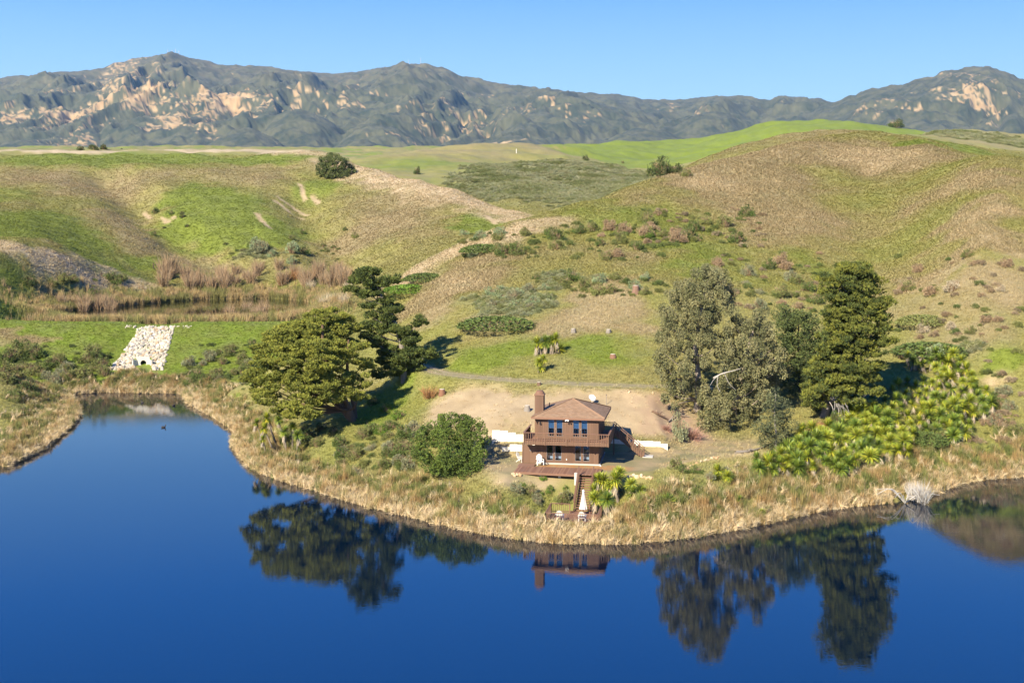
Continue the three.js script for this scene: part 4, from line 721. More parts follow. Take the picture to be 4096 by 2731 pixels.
  box('handrail', bal, rail[0], BX0 - 0.06, BX1 + 0.1, RT - 0.05, RT, BZ - 0.08, BZ + 0.12); box('handrail', bal, rail[0], BX1 - 0.08, BX1 + 0.1, RT - 0.052, RT - 0.002, -5.28, BZ - 0.082); box('handrail', bal, rail[0], BX0 - 0.06, BX0 + 0.12, RT - 0.052, RT - 0.002, -3.5, BZ - 0.082);
  for (const x of [BX0, -5.45, -3.2, -1.0, BX1 - 0.09]) box('post', bal, wood[0], x, x + 0.1, FL - 0.45, RT - 0.05, BZ + 0.002, BZ + 0.09);
  for (let i = 1, n = 36; i < n; i++) { const x = mix(BX0, BX1, i / n); box('baluster', bal, pick(wood), x - 0.04, x + 0.04, FL - 0.42, RT - 0.05, BZ + 0.003, BZ + 0.043); }
  box('lower_rail', bal, rail[1], BX0 + 0.05, BX1, FL + 0.1, FL + 0.18, BZ - 0.045, BZ - 0.005);
  for (let i = 0; i < 20; i++) { const z = mix(BZ - 0.1, -5.2, (i + 0.5) / 20); box('baluster', bal, pick(wood), BX1 + 0.003, BX1 + 0.04, FL - 0.42, RT - 0.055, z - 0.13, z + 0.13); }
  for (let i = 0; i < 16; i++) { const z = mix(BZ - 0.1, -3.45, (i + 0.5) / 16); box('baluster', bal, pick(wood), BX0 - 0.04, BX0 - 0.003, FL - 0.42, RT - 0.055, z - 0.13, z + 0.13); }
  for (let i = 0; i < 9; i++) box('baluster', bal, pick(wood), 0.08 + i * 0.125, 0.12 + i * 0.125, FL - 0.02, RT - 0.055, -6.32, -6.28); box('handrail', bal, rail[1], 0.04, BX1, RT - 0.054, RT - 0.004, -6.38, -6.22);
  for (const [x, z] of [[BX1 - 0.16, -6.2], [BX0 + 0.05, -3.3]]) box('support_post', bal, wood[1], x, x + 0.12, 0, FL - 0.4, z, z + 0.12);
  // stairs down the right side
  const st = part('outside_stairs', cabin), SX0 = BX1 + 0.05, SX1 = 4.42, n = 13;
  for (let i = 1; i < n; i++) { const x = mix(SX0, SX1, i / n), y = mix(FL, 0, i / n); box('tread', st, pick(planks), x - 0.26, x + 0.03, y - 0.05, y, -6.25, -5.34); }
  for (const z of [-5.32, -6.29]) beam('stringer', st, wood[1], [SX0 - 0.05, FL - 0.2, z], [SX1 + 0.05, -0.08, z], 0.05, 0.3);
  for (const z of [-5.26, -6.35]) { beam('handrail', st, rail[0], [SX0 - 0.1, FL + 0.92, z], [SX1 - 0.02, 0.9, z], 0.14, 0.06); for (let i = 0; i < 15; i++) { const x = mix(SX0 + 0.1, SX1 - 0.1, i / 14), y = mix(FL, 0, (x - SX0) / (SX1 - SX0)); box('baluster', st, pick(wood), x - 0.075, x + 0.075, y - 0.28, y + 0.42, z - 0.02, z + 0.02); if (i % 3 === 0) box('post', st, wood[0], x - 0.045, x + 0.045, y - 0.2, y + 0.86, z - 0.045, z - 0.022); } box('newel_post', st, wood[0], SX1 - 0.06, SX1 + 0.04, 0, 0.95, z - 0.05, z + 0.05); }
  box('landing_slab', st, concrete, 4.3, 5.4, -0.05, 0.06, -6.3, -5.0);
  // board screen with gate at the left end
  const sc = part('board_screen', cabin);
  box('panel', sc, wood[0], -7.95, -7.3, 0.02, 1.92, -0.04, 0); box('gate', sc, wood[2], -7.26, -6.42, 0.02, 1.9, -0.04, 0); box('trim', sc, groove, -7.3, -7.26, 0.02, 1.92, -0.03, 0.012); box('trim', sc, rail[1], -7.95, -7.3, 1.5, 1.54, 0.001, 0.014); box('post', sc, wood[1], -8.06, -7.952, 0, 2.15, -0.06, 0.05); box('latch', sc, steel, -7.24, -7.18, 1.3, 1.4, 0.001, 0.02);
  // lamps, socket, gutter pipe
  const fl = part('eave_floodlight', cabin); box('bracket', fl, white, -3.3, -3.16, 4.74, 4.8, 0.585, 0.63); for (const x of [-3.34, -3.1]) { const m = mesh('lamp_head', new THREE.SphereGeometry(0.09, 10, 8).scale(1, 1, 1.2), white, fl); m.position.set(x, 4.68, 0.66); }
  const sl = part('wall_lamp', cabin); box('arm', sl, dark, -6.16, -6.1, 4.4, 4.46, 0.032, 0.22); { const m = mesh('shade', new THREE.CylinderGeometry(0.05, 0.11, 0.2, 8), dark, sl); m.position.set(-6.13, 4.3, 0.2); }
  box('wall_socket', cabin, white, -3.38, -3.3, 0.45, 0.6, 0.032, 0.06);
  { const d = part('downpipe', cabin); beam('pipe', d, mat(0.2, 0.2, 0.21, 0.6), [0.14, 0.14, -5.5], [0.14, 0.1, 0.12], 0.1, 0.12); beam('outlet', d, white, [0.14, 0.1, 0.12], [0.3, 0.02, 0.5], 0.1, 0.1); }
  // what shows through the glass
  const blind = mat(0.10, 0.17, 0.27, 0.8); for (const [x0, x1] of doorsUp) box('roller_blind', cabin, blind, x0 + 0.1, x1 - 0.1, 3.75, 4.72, -0.12, -0.1);
}
{ // furniture seen through the doors
  const put = (name, label, cat, lx, lz, y, turn = 0) => { const [x, z] = fromCabin(lx, lz); return thing(name, label, cat, [x, 3.05 + y, z], CT + turn); };
  for (const [lx, lab] of [[-4.55, 'white bed behind the lower left glazed doors'], [-1.25, 'white bed behind the lower right glazed doors']]) { const b = put('bed', lab, 'bed', lx, -1.5, 0.16); box('frame', b, wood[1], -0.8, 0.8, 0, 0.3, -0.9, 0.9); box('mattress', b, white, -0.78, 0.78, 0.301, 0.55, -0.88, 0.88); box('pillow', b, white, -0.6, 0.6, 0.552, 0.68, -0.85, -0.4); }
  const tb = put('dining_table', 'orange wooden table behind the upper right glazed doors', 'table', -1.3, -1.2, 2.66); box('tabletop', tb, mat(0.45, 0.25, 0.08, 0.5), -0.5, 0.5, 0.7, 0.75, -0.4, 0.4); for (const a of [-0.44, 0.4]) for (const c of [-0.36, 0.32]) box('leg', tb, wood[1], a, a + 0.05, 0, 0.7, c, c + 0.05);
}
// ---------------------------------------------------------------- terrace, shore stairs and small deck
{
  const ter = thing('terrace', 'low red-brown board terrace in front of the cabin doors', 'deck', [CAB[0], 3.05, CAB[1]], CT);
  for (let x = -8.1, i = 0; x < 0.55; x += 0.148, i++) { const f = mix(5.15, 5.65, clamp((x + 8.1) / 6.2)) - Math.max(0, x + 0.1) * 3; if (f > 2.5) box('board', ter, pick(planks), x, x + 0.135, 0.09, 0.14, 2.35, f); }
  box('board', ter, planks[3], -8.2, -6.5, 0.085, 0.128, 0.7, 2.34);
  beam('edge_board', ter, rail[1], [-8.15, 0.02, 5.2], [-1.5, 0.02, 5.69], 0.05, 0.2);
  for (const x of [-7.6, -5.6, -3.6]) box('footing', ter, concrete, x, x + 0.25, -0.6, 0.085, 4.7, 4.95);
  const ss = thing('shore_stairs', 'steep red-brown timber stairs from terrace down to the lake', 'stairs', [CAB[0], 3.05, CAB[1]], CT);
  const a = -1.45, b = 0.02, n = 14, zt = 5.5, zb = 10.1, yb = -2.42;
  for (let i = 0; i < n; i++) { const t = (i + 0.6) / n; box('tread', ss, pick(planks), a + 0.06, b - 0.06, mix(0, yb, t) - 0.05, mix(0, yb, t), mix(zt, zb, t) - 0.12, mix(zt, zb, t) + 0.17); }
  for (const x of [a, b]) { beam('stringer', ss, wood[2], [x, -0.1, zt - 0.1], [x, yb - 0.1, zb + 0.1], 0.05, 0.3); beam('handrail', ss, rail[0], [x, 0.92, zt - 0.2], [x, yb + 0.9, zb + 0.05], 0.11, 0.06); for (let i = 0; i < 16; i++) { const t = (i + 0.5) / 16, y = mix(0, yb, t), z = mix(zt, zb, t); box(i % 5 ? 'baluster' : 'post', ss, pick(wood), x - 0.02, x + 0.02, y - 0.1, y + 0.87, z - 0.025, z + 0.025); } }
  const dk = thing('shore_deck', 'small railed timber deck among the reeds at the stair foot', 'deck', [CAB[0], 3.05, CAB[1]], CT);
  for (let x = -3.5; x < 1.3; x += 0.148) box('board', dk, pick(planks), x, x + 0.138, -2.5, -2.45, x > -1.75 && x < 0.25 ? 10.1 : 11.2, 15.1);
  const Y = -2.45, post = (x, z) => box('post', dk, rail[1], x - 0.05, x + 0.05, Y - 0.7, Y + 0.88, z - 0.05, z + 0.05);
  for (const [p, q] of [[[-3.5, 15.1], [1.35, 15.1]], [[-3.5, 11.2], [-3.5, 15.1]], [[1.35, 11.2], [1.35, 15.1]], [[-3.5, 11.2], [-1.7, 11.2]], [[0.2, 11.2], [1.35, 11.2]]]) {
    beam('handrail', dk, pick(rail), [p[0], Y + 0.91, p[1]], [q[0], Y + 0.91, q[1]], 0.12, 0.05); beam('lower_rail', dk, rail[1], [p[0], Y + 0.15, p[1]], [q[0], Y + 0.15, q[1]], 0.05, 0.07);
    const L = Math.hypot(q[0] - p[0], q[1] - p[1]), m = Math.round(L / 0.2); for (let i = 1; i < m; i++) box('baluster', dk, pick(wood), mix(p[0], q[0], i / m) - 0.018, mix(p[0], q[0], i / m) + 0.018, Y + 0.1, Y + 0.885, mix(p[1], q[1], i / m) - 0.018, mix(p[1], q[1], i / m) + 0.018); post(...p); post(...q);
  }
  for (const [x, lab] of [[-1.72, 'rounded concrete post left of the shore stairs'], [0.42, 'rounded concrete post right of the shore stairs']]) { const [wx, wz] = fromCabin(x, 5.75), t = thing('concrete_post', lab, 'post', [wx, 2.0, wz], 0, 'concrete posts at the stair head'); mesh('shaft', new THREE.CylinderGeometry(0.17, 0.17, 1.35, 14).translate(0, 0.67, 0), concrete, t); mesh('top', new THREE.SphereGeometry(0.17, 14, 6, 0, 6.283, 0, 1.57).scale(1, 0.35, 1).translate(0, 1.345, 0), concrete, t); }
}
// ---------------------------------------------------------------- chairs and parasol
function armchair(label, lx, lz, y, turn) {
  const [x, z] = fromCabin(lx, lz), t = thing('garden_chair', label, 'chair', [x, y, z], CT + turn, 'white garden chairs');
  const seat = box('seat', t, white, -0.27, 0.27, 0.34, 0.37, -0.25, 0.28); seat.rotation.x = 0.12;
  const back = part('backrest', t); back.position.set(0, 0.36, -0.24); back.rotation.x = -0.36;
  for (let i = -3; i <= 3; i++) { const h = 0.72 - i * i * 0.022; const s = box('slat', back, white, i * 0.08 - 0.035, i * 0.08 + 0.035, 0, h, -0.012, 0.012); s.rotation.z = -i * 0.035; }
  box('crossbar', back, white, -0.3, 0.3, 0.34, 0.4, -0.035, -0.014);
  for (const s of [-1, 1]) { box('armrest', t, white, s * 0.33 - 0.06, s * 0.33 + 0.06, 0.56, 0.585, -0.26, 0.34); beam('leg', t, white, [s * 0.33, 0, 0.3], [s * 0.33, 0.56, 0.26], 0.04, 0.08); beam('leg', t, white, [s * 0.3, 0, -0.42], [s * 0.3, 0.36, 0.05], 0.04, 0.08); }
  return t;
}
armchair('white adirondack chair on the terrace by the board screen', -6.0, 1.25, 3.18, 0.35);
armchair('white chair half hidden behind the left end of the board screen', -8.3, -0.6, 3.05, 1.2);
armchair('white chair at the left of the small shore deck', -2.3, 14.1, 0.6, Math.PI);
armchair('white chair at the right of the small shore deck', -0.2, 14.2, 0.6, Math.PI);
{
  const [x, z] = fromCabin(-0.35, 11.6), t = thing('parasol', 'closed off-white parasol standing on the shore deck', 'parasol', [x, 0.6, z], 0.3);
  mesh('pole', new THREE.CylinderGeometry(0.025, 0.025, 2.2, 8).translate(0, 1.1, 0), wood[1], t); mesh('base', new THREE.CylinderGeometry(0.24, 0.28, 0.1, 16).translate(0, 0.05, 0), concrete, t);
  const g = new THREE.CylinderGeometry(0.07, 0.34, 1.75, 32, 8, true); const P = g.attributes.position; for (let i = 0; i < P.count; i++) { const a = Math.atan2(P.getZ(i), P.getX(i)), k = 1 + 0.28 * Math.cos(a * 8) * (0.875 - P.getY(i)) / 1.75; P.setX(i, P.getX(i) * k); P.setZ(i, P.getZ(i) * k); } g.computeVertexNormals();
  mesh('canopy', g.translate(0, 1.45, 0), mat(0.66, 0.60, 0.56, 0.9, { side: THREE.DoubleSide }), t); mesh('cap', new THREE.ConeGeometry(0.14, 0.2, 16).translate(0, 2.36, 0), white, t);
}
// ---------------------------------------------------------------- retaining walls, dish, stumps, stones
{
  const plaster = mat(0.74, 0.69, 0.60, 0.9);
  const block = (lab, x0, x1, D, tops, group) => { const t = thing('retaining_wall', lab, 'wall', [x0, 2.9, -D], 0, group), n = tops.length, w = (x1 - x0) / n; tops.forEach((h, i) => { for (let y = 0, r = 0; y < h - 0.05; y += 0.2, r++) { const off = r % 2 ? 0.2 : 0; for (let x = i * w - (i ? 0 : 0); x < (i + 1) * w - 0.01; x += 0.4) box('block', t, plaster, x + 0.002, Math.min(x + 0.398, (i + 1) * w), y + 0.002, Math.min(y + 0.198, h), -0.2 + (off ? 0.003 : 0), off ? 0.003 : 0); } }); return t; };
  block('white block retaining wall behind the outside stairs, right of the cabin', 9.3, 17.3, 138.7, [1.5, 1.45, 1.4, 1.35, 1.3, 1.3, 1.25, 1.2, 1.15, 0.9]);
  block('stepped white retaining wall left of the cabin, upper one', -2.2, 3.0, 138.4, [2.45, 2.4, 2.2, 2.0, 1.85, 1.8]);
  block('low white retaining wall left of the cabin, in front of the stepped wall', -1.1, 2.3, 135.6, [1.1, 1.4, 1.35, 1.3]);
}
{
  const [x, y, z] = sight(1360, 914, 147), g = hgt(x, z), t = thing('satellite_dish', 'white satellite dish on a pole on the dirt slope behind the cabin', 'satellite dish', [x, g, z], 0.5);
  mesh('pole', new THREE.CylinderGeometry(0.04, 0.04, y - g + 0.2, 8).translate(0, (y - g) / 2 - 0.1, 0), white, t);
  const d = mesh('dish', new THREE.SphereGeometry(0.8, 20, 8, 0, 6.283, 0, 0.58).translate(0, -0.8, 0).rotateX(Math.PI).scale(1, 0.6, 1.0), mat(0.8, 0.8, 0.8, 0.5, { side: THREE.DoubleSide }), t); d.position.set(0, y - g, 0); d.rotation.x = 0.85;
  beam('feed_arm', t, steel, [0, y - g - 0.1, 0.1], [0.05, y - g - 0.05, 0.6], 0.03, 0.03); box('feed_horn', t, steel, 0, 0.1, y - g - 0.08, y - g + 0.04, 0.58, 0.7);
  const [px, , pz] = sight(1393, 925, 147), pg = hgt(px, pz), q = thing('marker_pole', 'thin grey pole on the dirt slope right of the satellite dish', 'pole', [px, pg, pz]); mesh('shaft', new THREE.CylinderGeometry(0.03, 0.035, 1.3, 6).translate(0, 0.55, 0), bark.grey, q); mesh('cap', new THREE.CylinderGeometry(0.06, 0.06, 0.06, 8).translate(0, 1.2, 0), dark, q);
}
function stump(px, py, r, h, label, m, from) { const p = spot(px, py, from), t = thing('tree_stump', label, 'stump', [p.x, p.y - 0.15, p.z], rr(0, 6)); const g = new THREE.CylinderGeometry(r * 0.85, r * 1.2, h + 0.15, 11, 3).translate(0, (h + 0.15) / 2, 0), P = g.attributes.position; for (let i = 0; i < P.count; i++) { const k = 1 + 0.16 * n3(P.getX(i) * 3, P.getY(i) * 2, P.getZ(i) * 3); P.setX(i, P.getX(i) * k); P.setZ(i, P.getZ(i) * k); } g.computeVertexNormals(); mesh('trunk', g, m, t); mesh('cut_face', new THREE.CylinderGeometry(r * 0.8, r * 0.83, 0.03, 11).translate(0, h + 0.17, 0), mat(0.55, 0.48, 0.38, 0.9), t); }
stump(1211, 943, 0.35, 0.6, 'grey stump with pale cut top left of the chimney', bark.grey, 140);
stump(1015, 907, 0.4, 0.7, 'rust-red stump at the left end of the dirt slope', mat(0.20, 0.10, 0.06, 1));
stump(1461, 676, 0.55, 1.3, 'tall reddish stump with white top high on the brown slope', mat(0.22, 0.13, 0.09, 1));
stump(1317, 765, 0.35, 0.6, 'small grey stump on the brown slope above the yuccas', bark.grey);
stump(1398, 765, 0.35, 0.5, 'small pale stump on the slope right of the yuccas', bark.grey);
stump(1408, 822, 0.4, 0.5, 'red-brown stump on the green slope above the road', mat(0.2, 0.11, 0.07, 1));
stump(1238, 884, 0.25, 0.35, 'small brown stump on the dirt slope straight above the roof', bark.pine, 140);
{
  const limb = (name, label, pts, r, m) => { const P = pts.map(([px, py, up = 0]) => { const p = spot(px, py, 136); return [p.x, p.y + r * 0.7 + up, p.z]; }), t = thing(name, label, 'branch', P[0]); const Q = P.map((p) => [p[0] - P[0][0], p[1] - P[0][1], p[2] - P[0][2]]); mesh('stem', limbGeometry(Q, r, r * 0.35, 7), m, t); const q = Q[Math.floor(Q.length / 2)]; for (const [dx, dz, l] of [[0.6, 0.3, 1], [-0.4, 0.5, 0.8], [0.5, -0.4, 0.9]]) mesh('twig', limbGeometry([q, [q[0] + dx * 0.5, q[1] + 0.25, q[2] + dz * 0.5], [q[0] + dx * l, q[1] + 0.2, q[2] + dz * l]], r * 0.35, 0.01, 5), m, t); };
  limb('fallen_branch', 'long dark fallen branch on the dirt slope above the white wall', [[1499, 945], [1515, 958, 0.2], [1540, 970]], 0.14, bark.pine);
  limb('fallen_branch', 'pale fallen branch lying right of the long dark one', [[1535, 968], [1555, 962, 0.3], [1585, 958]], 0.1, bark.euc);
  limb('fallen_log', 'weathered log lying at the right end of the lawn', [[1690, 1050], [1720, 1040], [1752, 1030]], 0.2, bark.grey);
  const pile = (px, py, w, h, m, lab) => { const p = spot(px, py, 136), t = thing('brush_pile', lab, 'brush pile', [p.x, p.y - 0.1, p.z]); const f = mesh('sticks', twigGeometry, m, t); f.scale.set(w / 2, h, w / 2); const k = mesh('sticks', twigGeometry, m, t); k.scale.set(w / 2, h * 0.8, w / 2); k.rotation.set(0.9, 2, 0.5); };
  const pink = tint(0.36, 0.20, 0.15);
  pile(1588, 1008, 5.2, 1.6, pink, 'pinkish brush pile right of the white wall'); pile(1530, 985, 2.4, 0.8, pink, 'thin layer of pinkish sticks above the white wall');
  const db = thing('dead_bush', 'bleached white dead bush leaning into the water on the right shore', 'dead bush', [41.0, 0.05, -126.6]), bleached = tint(0.46, 0.43, 0.39);
  for (let i = 0; i < 3; i++) { const f = mesh('branches', twigGeometry, bleached, db); f.position.set(rr(-1.6, 1.6), 0, rr(-0.8, 0.8)); f.scale.set(rr(1.5, 2.4), rr(1.6, 2.8), rr(1.5, 2.2)); f.rotation.set(rr(0.2, 0.8), rr(0, 6), rr(-0.9, -0.1)); }
  for (let i = 0; i < 7; i++) { const a = rr(-0.4, 3.5); mesh('limb', limbGeometry([[-1.2, 0, 0.2], [-1.2 + Math.cos(a) * 1.5, 1.3 * rr(0.6, 1.3), 0.3 + Math.sin(a) * 0.8], [-1 + Math.cos(a) * 3.2, 0.7 * rr(0.4, 2), 0.4 + Math.sin(a) * 1.6]], 0.07, 0.02, 5), bleached, db); }
}
const stones = [0, 1, 2, 3, 4].map(() => { const g = new THREE.IcosahedronGeometry(0.5, 0), P = g.attributes.position, key = {}; const sx = rr(0.8, 1.3), sy = rr(0.6, 0.95), sz = rr(0.8, 1.2); for (let i = 0; i < P.count; i++) { const k = [P.getX(i), P.getY(i), P.getZ(i)].map((v) => v.toFixed(3)).join(); key[k] ??= rr(0.78, 1.2); P.setXYZ(i, P.getX(i) * key[k] * sx, P.getY(i) * key[k] * sy, P.getZ(i) * key[k] * sz); } g.computeVertexNormals(); return g; });
const stoneMat = [[0.46, 0.41, 0.33], [0.36, 0.31, 0.24], [0.52, 0.48, 0.41], [0.34, 0.25, 0.16], [0.28, 0.26, 0.23]].map((c) => mat(...c, 0.95)), tanStone = [mat(0.50, 0.36, 0.22, 0.95), mat(0.55, 0.42, 0.27, 0.95), mat(0.48, 0.30, 0.16, 0.95)];
{ // border stones
  const line = (pts, n, lab, grp) => { for (let i = 0; i < n; i++) { const f = i / (n - 1) * (pts.length - 1), k = Math.min(pts.length - 2, Math.floor(f)), p = spot(mix(pts[k][0], pts[k + 1][0], f - k) + rr(-2, 2), mix(pts[k][1], pts[k + 1][1], f - k) + rr(-2, 2)); const m = mesh('border_stone', pick(stones), pick(tanStone)); m.position.set(p.x, p.y + 0.05, p.z); m.rotation.set(rr(0, 3), rr(0, 6), rr(0, 3)); m.scale.setScalar(rr(0.28, 0.55)); tag(m, lab, 'stone', grp); } };
  line([[1437, 1096], [1470, 1096], [1497, 1101]], 14, 'tan stone in the row along the lawn edge, right of the yuccas', 'stones along the lawn edge');
  line([[1570, 1083], [1585, 1073], [1625, 1058], [1650, 1052]], 16, 'tan stone in the curved row at the far right of the lawn', 'stones right of the lawn');
  line([[1178, 1090], [1186, 1094], [1192, 1088]], 5, 'tan stone under the left corner of the terrace', 'stones under the terrace');
  line([[1560, 900], [1530, 905], [1445, 902]], 4, 'pale stone lying on the dirt slope below the road', 'stones on the dirt slope');
}
{ // riprap chute down the dam
  const t = thing('stone_chute', 'chute of white riprap stones down the grassy dam face', 'riprap', [-66, 4, -218]);
  const list = [];
  for (let i = 0; i < 1700; i++) { const v = Math.pow(rnd(), 0.9), wing = v < 0.05, l = mix(318, 250, Math.pow(v, 1.3)), r = mix(400, 372, v), px = wing ? rr(285, 448) : rr(l, r), py = mix(748, 850, v), p = spot(px, py, 204); if (px > 306 && px < 350 && py > 824) continue; list.push([p, (rnd() < 0.12 ? rr(0.7, 1.0) : rr(0.3, 0.65)) * (wing ? 0.6 : 1)]); }
  list.sort((a, b) => b[1] - a[1]);
  const rest = [];
  list.forEach(([p, s], i) => {
    const e = new THREE.Euler(rr(0, 3), rr(0, 6), rr(0, 3)), g = pick(stones);
    if (i < 300) { const m = mesh('stone', g, pick(stoneMat), t); m.position.set(p.x + 66, p.y - 4 + s * 0.15, p.z + 218); m.rotation.copy(e); m.scale.setScalar(s); }
    else rest.push(g.clone().applyMatrix4(new THREE.Matrix4().compose(V(p.x + 66, p.y - 4 + s * 0.12, p.z + 218), new THREE.Quaternion().setFromEuler(e), V(s, s, s))));
  });
  const m = mesh('small_stones', mergeGeometries(rest), stoneMat[0], t); m.userData.kind = 'stuff';
  const p = spot(328, 838, 204), h = thing('culvert_headwall', 'concrete headwall with round culvert mouth at the foot of the chute', 'culvert', [p.x, p.y - 0.3, p.z - 0.2], 0.1);
  const sh = new THREE.Shape([[-1.3, 0], [1.3, 0], [1.05, 1.75], [-1.05, 1.75]].map(([x, y]) => new THREE.Vector2(x, y))); const hole = new THREE.Path(); hole.absarc(0, 0.62, 0.5, 0, 6.2832, true); sh.holes.push(hole);
  mesh('face', new THREE.ExtrudeGeometry(sh, { depth: 0.3, bevelEnabled: false, curveSegments: 20 }), concrete, h); mesh('pipe', new THREE.CylinderGeometry(0.5, 0.5, 2.4, 20, 1, true).rotateX(Math.PI / 2).translate(0, 0.62, -1.1), mat(0.1, 0.09, 0.08, 0.9, { side: THREE.DoubleSide }), h);
  for (const s of [-1, 1]) { const w = box('wing_wall', h, concrete, s * 1.35 - 0.1, s * 1.35 + 0.1, 0, 1.2, 0.1, 1.3); w.rotation.y = s * 0.5; }
}
// fence braces, stake, ducks
for (const [px, py, lab] of [[365, 619, 'dark timber fence brace on the green slope above the pond'], [247, 641, 'dark timber fence brace on the spur left of the pond']]) { const p = spot(px, py), t = thing('fence_brace', lab, 'fence', [p.x, p.y, p.z], 0.3, 'fence braces'); for (let i = 0; i < 3; i++) mesh('post', new THREE.CylinderGeometry(0.14, 0.16, 2.1, 7).translate(-1.6 + i * 1.6, 0.75, 0), bark.dark, t); beam('rail', t, bark.dark, [-1.6, 1.3, 0], [0, 1.3, 0], 0.14, 0.14); beam('rail', t, bark.dark, [0, 1.2, 0], [1.6, 1.2, 0], 0.14, 0.14); }
{ const p = spot(1186, 352), t = thing('survey_stake', 'white stake standing on the far dry ridge', 'stake', [p.x, p.y - 0.5, p.z]); mesh('shaft', new THREE.CylinderGeometry(0.16, 0.16, 3.2, 8).translate(0, 1.5, 0), white, t); mesh('cap', new THREE.ConeGeometry(0.2, 0.3, 8).translate(0, 3.2, 0), white, t); }
for (const [px, py, a, lab] of [[374, 982, 0.4, 'dark duck swimming in the middle of the upper lake arm'], [398, 932, 1.2, 'duck near the reeds at the right of the lake arm'], [326, 925, 2.4, 'duck near the far reeds of the lake arm']]) {
  const D = F * EYE / (py - HY), t = thing('duck', lab, 'duck', [(px - CX) * D / F, 0.0, -D], a, 'ducks on the lake'), m = mat(0.035, 0.03, 0.028, 0.8);
  const g = new THREE.SphereGeometry(0.2, 14, 10).scale(1.5, 0.75, 0.85); const P = g.attributes.position; for (let i = 0; i < P.count; i++) if (P.getX(i) < -0.1) P.setY(i, P.getY(i) + (-0.1 - P.getX(i)) * 0.5); g.computeVertexNormals(); mesh('body', g.translate(0, 0.06, 0), m, t);
  mesh('neck', limbGeometry([[0.2, 0.1, 0], [0.27, 0.2, 0], [0.27, 0.3, 0]], 0.07, 0.05, 7), m, t); mesh('head', new THREE.SphereGeometry(0.075, 10, 8).translate(0.29, 0.33, 0), m, t); mesh('bill', new THREE.ConeGeometry(0.03, 0.1, 6).rotateZ(-1.57).translate(0.39, 0.32, 0), mat(0.5, 0.4, 0.25, 0.6), t);
}

// ---------------------------------------------------------------- reeds and grass
reseed(606);
function bladeClump(n, spread, lean, wid, seg = 3) {
  const C = new Cloud();
  for (let i = 0; i < n; i++) {
    const a = rr(0, 6.28), o = [Math.cos(a) * rr(0, spread), 0, Math.sin(a) * rr(0, spread)], la = rr(0, 6.28), L = rr(0.7, 1.05), q = rr(0.2, 1) * lean, s = [Math.cos(la + 1.57 + rr(-0.6, 0.6)) * wid, 0, Math.sin(la + 1.57 + rr(-0.6, 0.6)) * wid], k = vary([1, 1, 1], 0.22);
    const pt = (t) => { const b = q * t * t; return [o[0] + Math.cos(la) * L * b, L * t * Math.sqrt(Math.max(0.05, 1 - b * b * 0.55)), o[2] + Math.sin(la) * L * b]; };
    for (let j = 0; j < seg; j++) { const t0 = j / seg, t1 = (j + 1) / seg, w0 = 1 - t0 * 0.8, w1 = 1 - t1 * 0.8, p = pt(t0), r = pt(t1); const A = [p[0] - s[0] * w0, p[1], p[2] - s[2] * w0], B = [p[0] + s[0] * w0, p[1], p[2] + s[2] * w0], G = [r[0] - s[0] * w1, r[1], r[2] - s[2] * w1], H = [r[0] + s[0] * w1, r[1], r[2] + s[2] * w1]; if (j < seg - 1) { C.tri(A, B, H, k); C.tri(A, H, G, k); } else C.tri(A, B, r, k); }
  }
  return C.build();
}
const straightMat = vmat(0.9), M4 = new THREE.Matrix4(), Q4 = new THREE.Quaternion(), E4 = new THREE.Euler(), K4 = new THREE.Color();
function scatter(name, geometry, items, label, category) {   // items: [x, y, z, sx, sy, turn, tiltx, tiltz, colour]
  const m = shadowed(new THREE.InstancedMesh(geometry, straightMat, items.length)); m.name = name;
  items.forEach(([x, y, z, s, h, a, tx, tz, c], i) => { M4.compose(V(x, y, z), Q4.setFromEuler(E4.set(tx, a, tz)), V(s, h, s)); m.setMatrixAt(i, M4); m.setColorAt(i, K4.setRGB(...c)); });
  scene.add(m); return tag(m, label, category, null, 'stuff');
}
